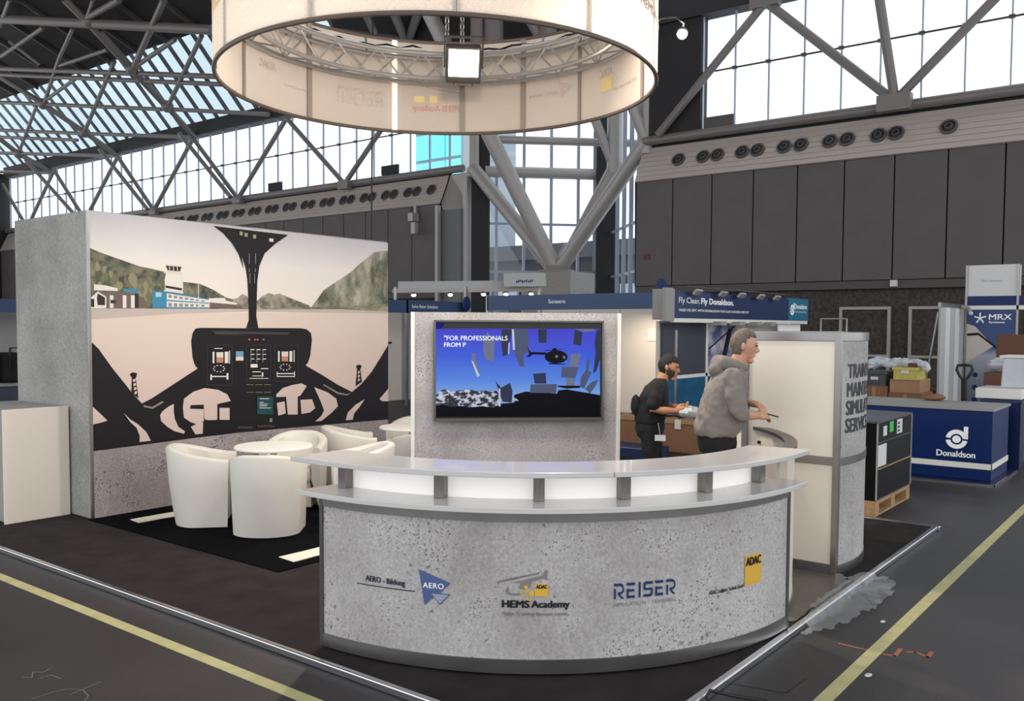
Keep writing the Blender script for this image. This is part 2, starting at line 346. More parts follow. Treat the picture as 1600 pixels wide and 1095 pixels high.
struct(box('wall_pier', 29.85, 30.4, 14.74, 16.9, 8.95, 14.6, 'fascia'))
# sloping roof glazing
sk = thing('window_3', None, None, (30, 50, 13.4), kind='structure')
def slope(y0, y1, lift, th): # strip on the roof slope between eaves and ridge
    e0 = Vector((30.0, 0, 13.42)); e1 = Vector((26.85, 0, 16.9)); nn = Vector((-(16.9-13.42), 0, -3.15)).normalized()
    vs = []
    for y in (y0, y1):
        for p, s in ((e0, lift), (e1, lift), (e1, lift+th), (e0, lift+th)):
            q = p+nn*s; vs.append((q.x, y, q.z))
    return MB().add(vs, [(0, 1, 2, 3), (7, 6, 5, 4), (0, 4, 5, 1), (1, 5, 6, 2), (2, 6, 7, 3), (3, 7, 4, 0)])
y = 32.3
while y < 70.8:
    slope(y+.16, y+1.04, 0, .02).build('roof_pane', 'skyglass', sk)
    slope(y-.16, y+.16, -.01, .05).build('glazing_rib', 'rib', sk)
    y += 1.2
struct(slope(17.2, 32.1, 0, .2).build('ceiling_slope', 'deck'))
ce = struct(MB().add([(26.95, -14, 16.9), (22, -14, 19.0), (-9, -14, 19.0), (26.95, 74, 16.9), (22, 74, 19.0), (-9, 74, 19.0), (26.95, -14, 17.2), (22, -14, 19.3), (-9, -14, 19.3), (26.95, 74, 17.2), (22, 74, 19.3), (-9, 74, 19.3)],
    [(0, 3, 4, 1), (1, 4, 5, 2), (6, 7, 10, 9), (7, 8, 11, 10), (0, 6, 9, 3), (2, 5, 11, 8)]).build('ceiling', 'deck'))
for y in range(26, 74, 3):
    MB().add([(26.9, y, 16.7), (22, y, 18.8), (22, y+.18, 18.8), (26.9, y+.18, 16.7), (26.9, y, 16.92), (22, y, 19.02), (22, y+.18, 19.02), (26.9, y+.18, 16.92)], [(0, 1, 2, 3), (7, 6, 5, 4), (0, 4, 5, 1), (2, 6, 7, 3)]).build('purlin', 'steel_dark', ce)
    box('purlin', -2, 22, y, y+.18, 18.78, 19.0, 'steel_dark', ce)

# roof truss of steel tubes
ROOF = [((21.94,52.45,18.42),(25.33,37.9,15.88),.3),((23.84,57.15,16.99),(27.21,40.15,14.47),.17),((24.1,57.77,16.8),(27.6,40.23,14.17),.15),((25.35,60.87,15.86),(27.96,46.66,13.9),.14),((28.07,45.94,13.82),(29.4,38.99,12.83),.14),((26.75,64.32,14.81),(28.18,55.7,13.74),.14),((28.18,55.7,13.74),(29.67,46.45,12.62),.14),((27.13,65.25,14.53),(28.42,57.21,13.56),.13),((28.03,67.48,13.85),(29.81,54.94,12.52),.14),((29.19,70.33,12.99),(29.99,63.95,12.39),.14),((29.68,46.2,12.62),(27.9,46.05,13.95),.2),((27.9,46.05,13.95),(25.79,45.96,15.53),.24),((25.79,45.96,15.53),(23.47,45.8,17.27),.26),((23.47,45.8,17.27),(22.3,45.9,18.15),.26),((29.82,54.85,12.51),(28.09,55.65,13.81),.2),((28.09,55.65,13.81),(26.13,56.69,15.28),.2),((26.13,56.69,15.28),(24.18,57.98,16.74),.2),((30,63.83,12.38),(28.37,65.35,13.6),.2),((28.37,65.35,13.6),(27.24,65.52,14.45),.2),((25.81,45.81,15.51),(23.71,39.27,17.09),.2),((25.77,45.74,15.54),(23.96,45.53,16.91),.15),((27.9,45.95,13.95),(25.43,38.87,15.81),.15),((28.09,55.65,13.81),(25.28,46.74,15.92),.15),((26.13,56.69,15.28),(24.33,50.82,16.63),.14),((24.33,50.82,16.63),(23.43,47.47,17.3),.13),((28.31,65.21,13.64),(26.07,57.48,15.32),.13),((25.75,45.29,15.57),(25.24,40.87,15.95),.15),((25.94,55.89,15.42),(25.46,51.46,15.78),.13),((23.26,45.57,17.43),(23.1,42.17,17.55),.2),((23.26,45.57,17.43),(22.74,43.93,17.82),.14),((23.37,55.85,17.35),(22.94,49.72,17.67),.14),((22.88,53.63,17.71),(24.31,53.14,16.64),.13),((24.66,51.51,16.38),(24.71,46.38,16.34),.13),((22.19,53.06,18.23),(21.46,50.08,18.78),.16)]
tr = thing('roof_truss', 'dark grey steel tube truss under the sloping glass roof, upper left', 'roof truss', (26, 50, 15))
for p, q, r in ROOF: tube('truss_tube', p, q, r*.8, 'steel', tr, 10)
for p in ((25.8, 45.9, 15.5), (27.9, 46, 13.95), (23.4, 45.7, 17.3), (28.1, 55.65, 13.8), (26.1, 56.7, 15.3), (28.35, 65.3, 13.6)):
    MB().sphere(p, .34, .34, .34).build('node', 'steel', tr, smooth=True)
BR = [((29.6,46.2,12.5),(29.6,50.42,8.75)),((29.6,46.2,12.5),(29.6,42,8.75)),((29.6,54.5,12.4),(29.6,58.75,8.75)),((29.6,54.5,12.4),(29.6,50.42,8.75)),((29.6,62.9,12.4),(29.6,67.1,8.75)),((29.6,62.9,12.4),(29.6,58.75,8.75)),((29.6,71,12.2),(29.6,67.1,8.75)),((29.6,42,8.75),(29.6,37.8,12.5)),((29.6,37.8,12.5),(29.6,33.4,8.75)),((29.6,33.4,8.75),(29.6,29.2,12.5)),((28.2,54.07,12.6),(29.2,50.42,8.75)),((28.2,63.93,13.0),(29.2,58.8,8.75)),((28.6,46.0,12.6),(29.2,42.1,8.8))]
bt = thing('window_brace', 'zigzag of grey steel braces in front of the far left window band', 'bracing', (29.6, 45, 8.75))
for p, q in BR: tube('brace', p, q, .125, 'steel', bt, 8)
for y in (50.42, 42, 33.4, 58.75): box('brace_plate', 29.45, 29.75, y-.35, y+.35, 8.5, 8.9, 'steel', bt)
bt2 = thing('window_brace', 'zigzag of grey steel braces in front of the upper right window', 'bracing', (29.6, 10, 8.9))
for p, q in (((29.6,12.25,12.9),(29.6,16.3,8.95)),((29.6,12.25,12.9),(29.6,8,8.95)),((29.6,8,8.95),(29.6,3.8,12.9)),((28.7,8.45,12.9),(29.6,8.0,9.0)),((29.6,3.8,12.9),(29.6,-.4,8.95))): tube('brace', p, q, .15, 'steel', bt2, 8)
for y, z in ((8, 8.9), (12.25, 12.95)): box('brace_plate', 29.4, 29.75, y-.5, y+.5, z-.25, z+.25, 'steel', bt2)

# glazed corner bay, set diagonally
def bay(name, a, b_, cols, rows):
    a, b_ = Vector(a), Vector(b_); d = b_-a; ln = d.length; d.normalize(); nn = Vector((d.y, -d.x, 0)); wn = thing(name, None, None, (a+b_)/2, kind='structure')
    for t0, t1 in zip(cols, cols[1:]):
        for z0, z1 in zip(rows, rows[1:]):
            c = a+d*(t0+t1)/2*ln; MB().obox((c.x, c.y, (z0+z1)/2), d, nn, (0, 0, 1), (t1-t0)*ln/2-.03, .01, (z1-z0)/2-.03).build('pane', 'glass', wn)
    for t in cols:
        c = a+d*t*ln; MB().obox((c.x, c.y, rows[-1]/2), d, nn, (0, 0, 1), .06, .08, rows[-1]/2).build('mullion', 'mullion', wn)
    for z in rows[1:-1]:
        c = (a+b_)/2; MB().obox((c.x, c.y, z), d, nn, (0, 0, 1), ln/2, .05, .05).build('transom', 'mullion', wn)
    return wn
bay('window_4', (30.0, 25.8, 0), (34.3, 21.5, 0), [.02, .2, .4, .6, .8, .98], [0, 2.3, 4.3, 6.4, 8.6, 11.2, 14, 17])
bay('window_5', (34.3, 21.2, 0), (30.2, 17.1, 0), [.02, .22, .42, .62, .82, .98], [0, 2.2, 4.1, 6.05, 8.6, 11.2, 14, 17])
struct(MB().obox((30.35, 25.45, 7), (.707, -.707, 0), (.707, .707, 0), (0, 0, 1), .42, .1, 7).build('wall_reveal', 'black_steel'))
struct(MB().obox((34.2, 21.4, 8.5), (.707, -.707, 0), (.707, .707, 0), (0, 0, 1), .5, .35, 8.5).build('trim_5', 'black_steel'))
tp = thing('tripod_column', 'splayed grey tubular steel column standing on a concrete block before the glazed corner', 'column', (30.6, 21.42, 0))
MB().box(29.7, 31.5, 20.2, 22.6, 0, 4.1).build('concrete_block', 'plinth', tp, bevel=.04)
MB().lathe((30.5, 21.42, 0), [(.75, 4.1), (.75, 4.22), (.5, 4.25), (.5, 4.4)]).build('foot_plate', 'steel', tp)
for p, q, r in (((30.5, 21.6, 4.3), (30.0, 25.6, 8.8), .3), ((30.45, 21.5, 4.3), (28.5, 23.55, 9.9), .32), ((30.5, 21.25, 4.3), (30.0, 17.0, 8.85), .3), ((30.7, 21.35, 4.3), (32.0, 19.6, 8.5), .27)):
    tube('leg', p, q, r, 'steel_light', tp, 14)
for p, q, r in (((28.5, 23.55, 9.9), (26.5, 25.6, 15.5), .32), ((30.0, 25.5, 8.6), (30.0, 25.5, 16), .22), ((32, 19.6, 8.2), (32, 19.6, 16.5), .33), ((30.0, 17.0, 8.4), (30.0, 17.0, 15), .24), ((29.2, 23.47, 9.6), (33.85, 18.81, 9.62), .17), ((30.38, 25.2, 8.63), (34.25, 21.35, 8.63), .25), ((32, 19.6, 8.4), (30.6, 21.0, 13), .2), ((30.0, 17.0, 8.85), (28.4, 18.4, 13.8), .22)):
    tube('tube_member', p, q, r, 'steel_light', tp, 12)
# beams under the roof seen through the hanging ring
rb = thing('roof_beam', 'dark steel roof beams with V struts seen through the hanging ring', 'beam', (27, 28, 14.5))
for p, q, r in (((25.0, 31.2, 14.5), (31.5, 27.0, 14.5), .26), ((25.07, 26.3, 15.6), (28.5, 28.25, 14.5), .2), ((26.3, 24.67, 15.6), (28.65, 28.07, 14.5), .2), ((24.48, 27.34, 15.6), (27.24, 28.8, 14.5), .17), ((26.4, 22.3, 17.4), (26.4, 22.3, 11.6), .26), ((26.8, 21.85, 17.4), (26.8, 21.85, 11.6), .38), ((28.3, 20.0, 14.4), (27.8, 20.5, 11.8), .35), ((27.4, 21.1, 14.2), (28.1, 20.17, 12.3), .2), ((26.4, 22.3, 12.1), (29.0, 19.2, 12.1), .25)):
    tube('beam_tube', p, q, r, 'steel', rb, 10)
# buildings outside
ob = thing('office_building', 'turquoise glazed office block seen through the left window band', 'building', (64, 56, 0))
box('tower_body', 60.4, 68, 52.6, 58.4, 0, 26, 'outside_mid', ob)
for i in range(5):
    for k in range(3): box('facade_pane', 60.2, 60.4, 52.8+k*1.85, 54.5+k*1.85, 12+i*2.5, 14.2+i*2.5, 'turquoise', ob)
nb = thing('warehouse', 'long dark low building outside the corner glazing', 'building', (62, 44, 0))
box('hall_body', 60, 70, 30, 52, 0, 7.4, 'outside_dark', nb)
box('hall_roof', 59.4, 70.6, 29.5, 52.5, 7.4, 8.6, 'outside_roof', nb)
for k in range(7): box('hall_window', 59.7, 60, 31+k*3, 33+k*3, 3.5, 5.2, 'outside_mid', nb)

# ================================================================== THE BOOTH
GZ = .04
pf = thing('booth_platform', 'low charcoal carpeted booth platform with bright aluminium edging', 'platform', (6.1, 5.9, 0))
box('deck', 3.23, 9.02, 2.0, 9.9, 0, GZ, 'carpet_grey', pf)
box('edge_profile', 3.19, 3.23, 1.94, 9.9, 0, GZ+.006, 'alu_bright', pf, bevel=.008)
box('edge_profile', 3.23, 9.02, 1.955, 2.0, 0, GZ+.006, 'alu_bright', pf, bevel=.008)
box('edge_profile', 9.02, 9.08, 1.94, 9.9, 0, GZ+.006, 'alu_bright', pf, bevel=.008)
cp = thing('lounge_carpet', 'black lounge carpet with cream runway stripes under the tub chairs', 'carpet', (6, 7, GZ))
box('pile', 4.18, 8.1, 5.47, 8.34, GZ, GZ+.008, 'carpet_black', cp)
def stripe(x0, x1, y0, y1): # slightly ragged cut edge
    pts = []; n = 16
    for i in range(n+1): pts.append((x0+(x1-x0)*i/n, y0+random.uniform(-.006, .006)))
    for i in range(n, -1, -1): pts.append((x0+.22*(0 if i else 1)+(x1-x0)*i/n if i else x0+.02, y1+random.uniform(-.006, .006)))
    MB().prism(pts, GZ+.008, GZ+.013).build('stripe', 'stripe', cp)
stripe(4.40, 6.2, 7.83, 8.02); stripe(4.42, 6.4, 5.60, 5.80); stripe(6.0, 7.6, 7.2, 7.38)

# cockpit mural wall
mw = thing('mural_wall', 'thick concrete-look booth wall with a printed helicopter cockpit mural', 'partition', (6.18, 9.1, GZ))
box('body', 4.23, 8.13, 8.36, 9.87, GZ, 2.97, 'conc_grey', mw, bevel=.006)
box('lower_band', 4.236, 8.124, 8.352, 8.36, GZ+.005, .715, 'conc_pink', mw)
box('end_face', 4.222, 4.23, 8.37, 9.86, GZ+.005, 2.965, 'conc_grey', mw)
box('corner_strip', 4.222, 4.245, 8.345, 8.37, GZ, 2.97, 'alu', mw)
MUR = {'apron': (196, 180, 172), 'hill': (74, 74, 60), 'ridge': (126, 120, 104), 'rock': (124, 122, 98), 'grass': (128, 124, 96), 'brownb': (112, 96, 90), 'white': (226, 220, 212), 'dark': (52, 46, 46), 'teal': (62, 134, 168), 'tealw': (170, 200, 210), 'greyb': (140, 136, 134), 'cream2': (222, 208, 196), 'black': (26, 22, 25), 'ground': (206, 182, 170), 'lampg': (150, 156, 110), 'greyd': (66, 62, 64), 'tan': (190, 136, 104), 'skyb': (110, 160, 190), 'orange': (206, 110, 70), 'tealdark': (36, 74, 78)}
def grad_mat(name, stops, z0, z1, rough=.5, emit=0, noise=0):
    m = bpy.data.materials.new(name); m.use_nodes = True; nt = m.node_tree; b = nt.nodes['Principled BSDF']; N = nt.nodes.new; L = nt.links.new
    tc = N('ShaderNodeTexCoord'); sp = N('ShaderNodeSeparateXYZ'); L(tc.outputs['Object'], sp.inputs[0]); mr = N('ShaderNodeMapRange'); mr.inputs[1].default_value = z0; mr.inputs[2].default_value = z1
    src = sp.outputs[2]
    if noise:
        nn = N('ShaderNodeTexNoise'); nn.inputs['Scale'].default_value = 1.6; nn.inputs['Detail'].default_value = 5; L(tc.outputs['Object'], nn.inputs[0])
        ad = N('ShaderNodeMath'); ad.operation = 'MULTIPLY_ADD'; ad.inputs[1].default_value = noise; L(nn.outputs[0], ad.inputs[0]); L(src, ad.inputs[2]); src = ad.outputs[0]
    L(src, mr.inputs[0]); cr = N('ShaderNodeValToRGB'); L(mr.outputs[0], cr.inputs[0])
    while len(cr.color_ramp.elements) < len(stops): cr.color_ramp.elements.new(.5)
    for e, (p, c) in zip(cr.color_ramp.elements, stops): e.position = p; e.color = srgb(c)
    b.inputs['Roughness'].default_value = rough
    if not emit: L(cr.outputs[0], b.inputs['Base Color'])
    if emit:
        b.inputs['Base Color'].default_value = (0, 0, 0, 1)
        L(cr.outputs[0], b.inputs['Emission Color']); b.inputs['Emission Strength'].default_value = emit
    M[name] = m
def blotch(name, a, b_, scale, lo=.42, hi=.58, vs=(1, 1, 1), emit=0):
    m = bpy.data.materials.new(name); m.use_nodes = True; nt = m.node_tree; b = nt.nodes['Principled BSDF']; N = nt.nodes.new; L = nt.links.new
    tc = N('ShaderNodeTexCoord'); mp = N('ShaderNodeMapping'); mp.inputs['Scale'].default_value = vs; n = N('ShaderNodeTexNoise'); n.inputs['Scale'].default_value = scale; n.inputs['Detail'].default_value = 6; n.inputs['Roughness'].default_value = .65
    L(tc.outputs['Object'], mp.inputs[0]); L(mp.outputs[0], n.inputs[0]); cr = N('ShaderNodeValToRGB'); L(n.outputs[0], cr.inputs[0])
    cr.color_ramp.elements[0].position = lo; cr.color_ramp.elements[0].color = srgb(a); cr.color_ramp.elements[1].position = hi; cr.color_ramp.elements[1].color = srgb(b_)
    b.inputs['Roughness'].default_value = .5
    if not emit: L(cr.outputs[0], b.inputs['Base Color'])
    if emit: b.inputs['Base Color'].default_value = (0, 0, 0, 1); L(cr.outputs[0], b.inputs['Emission Color']); b.inputs['Emission Strength'].default_value = emit
    M[name] = m
grad_mat('mural_sky', [(0, (226, 210, 196)), (.12, (236, 224, 212)), (.55, (228, 220, 214)), (1, (176, 176, 182))], 2.0, 3.05, .45, noise=.12)
grad_mat('mural_ground', [(0, (206, 184, 176)), (.55, (216, 192, 180)), (1, (222, 202, 188))], .7-GZ, 2.05-GZ, .45, noise=.3)
blotch('print_hill', (50, 52, 44), (128, 124, 96), 7, .4, .62, (1, 1, 1)); blotch('print_rock', (78, 80, 60), (190, 182, 162), 4.5, .38, .68, (1, 1, .6)); blotch('print_ridge', (96, 92, 78), (168, 158, 142), 6); blotch('print_grass', (104, 104, 76), (158, 150, 122), 14, .4, .6, (.3, 1, 1))
for k, c in MUR.items():
    if k not in ('hill', 'rock', 'ridge', 'grass', 'ground'): mat('print_'+k, c, .5, spec=.25)
M['print_ground'] = M['mural_ground']
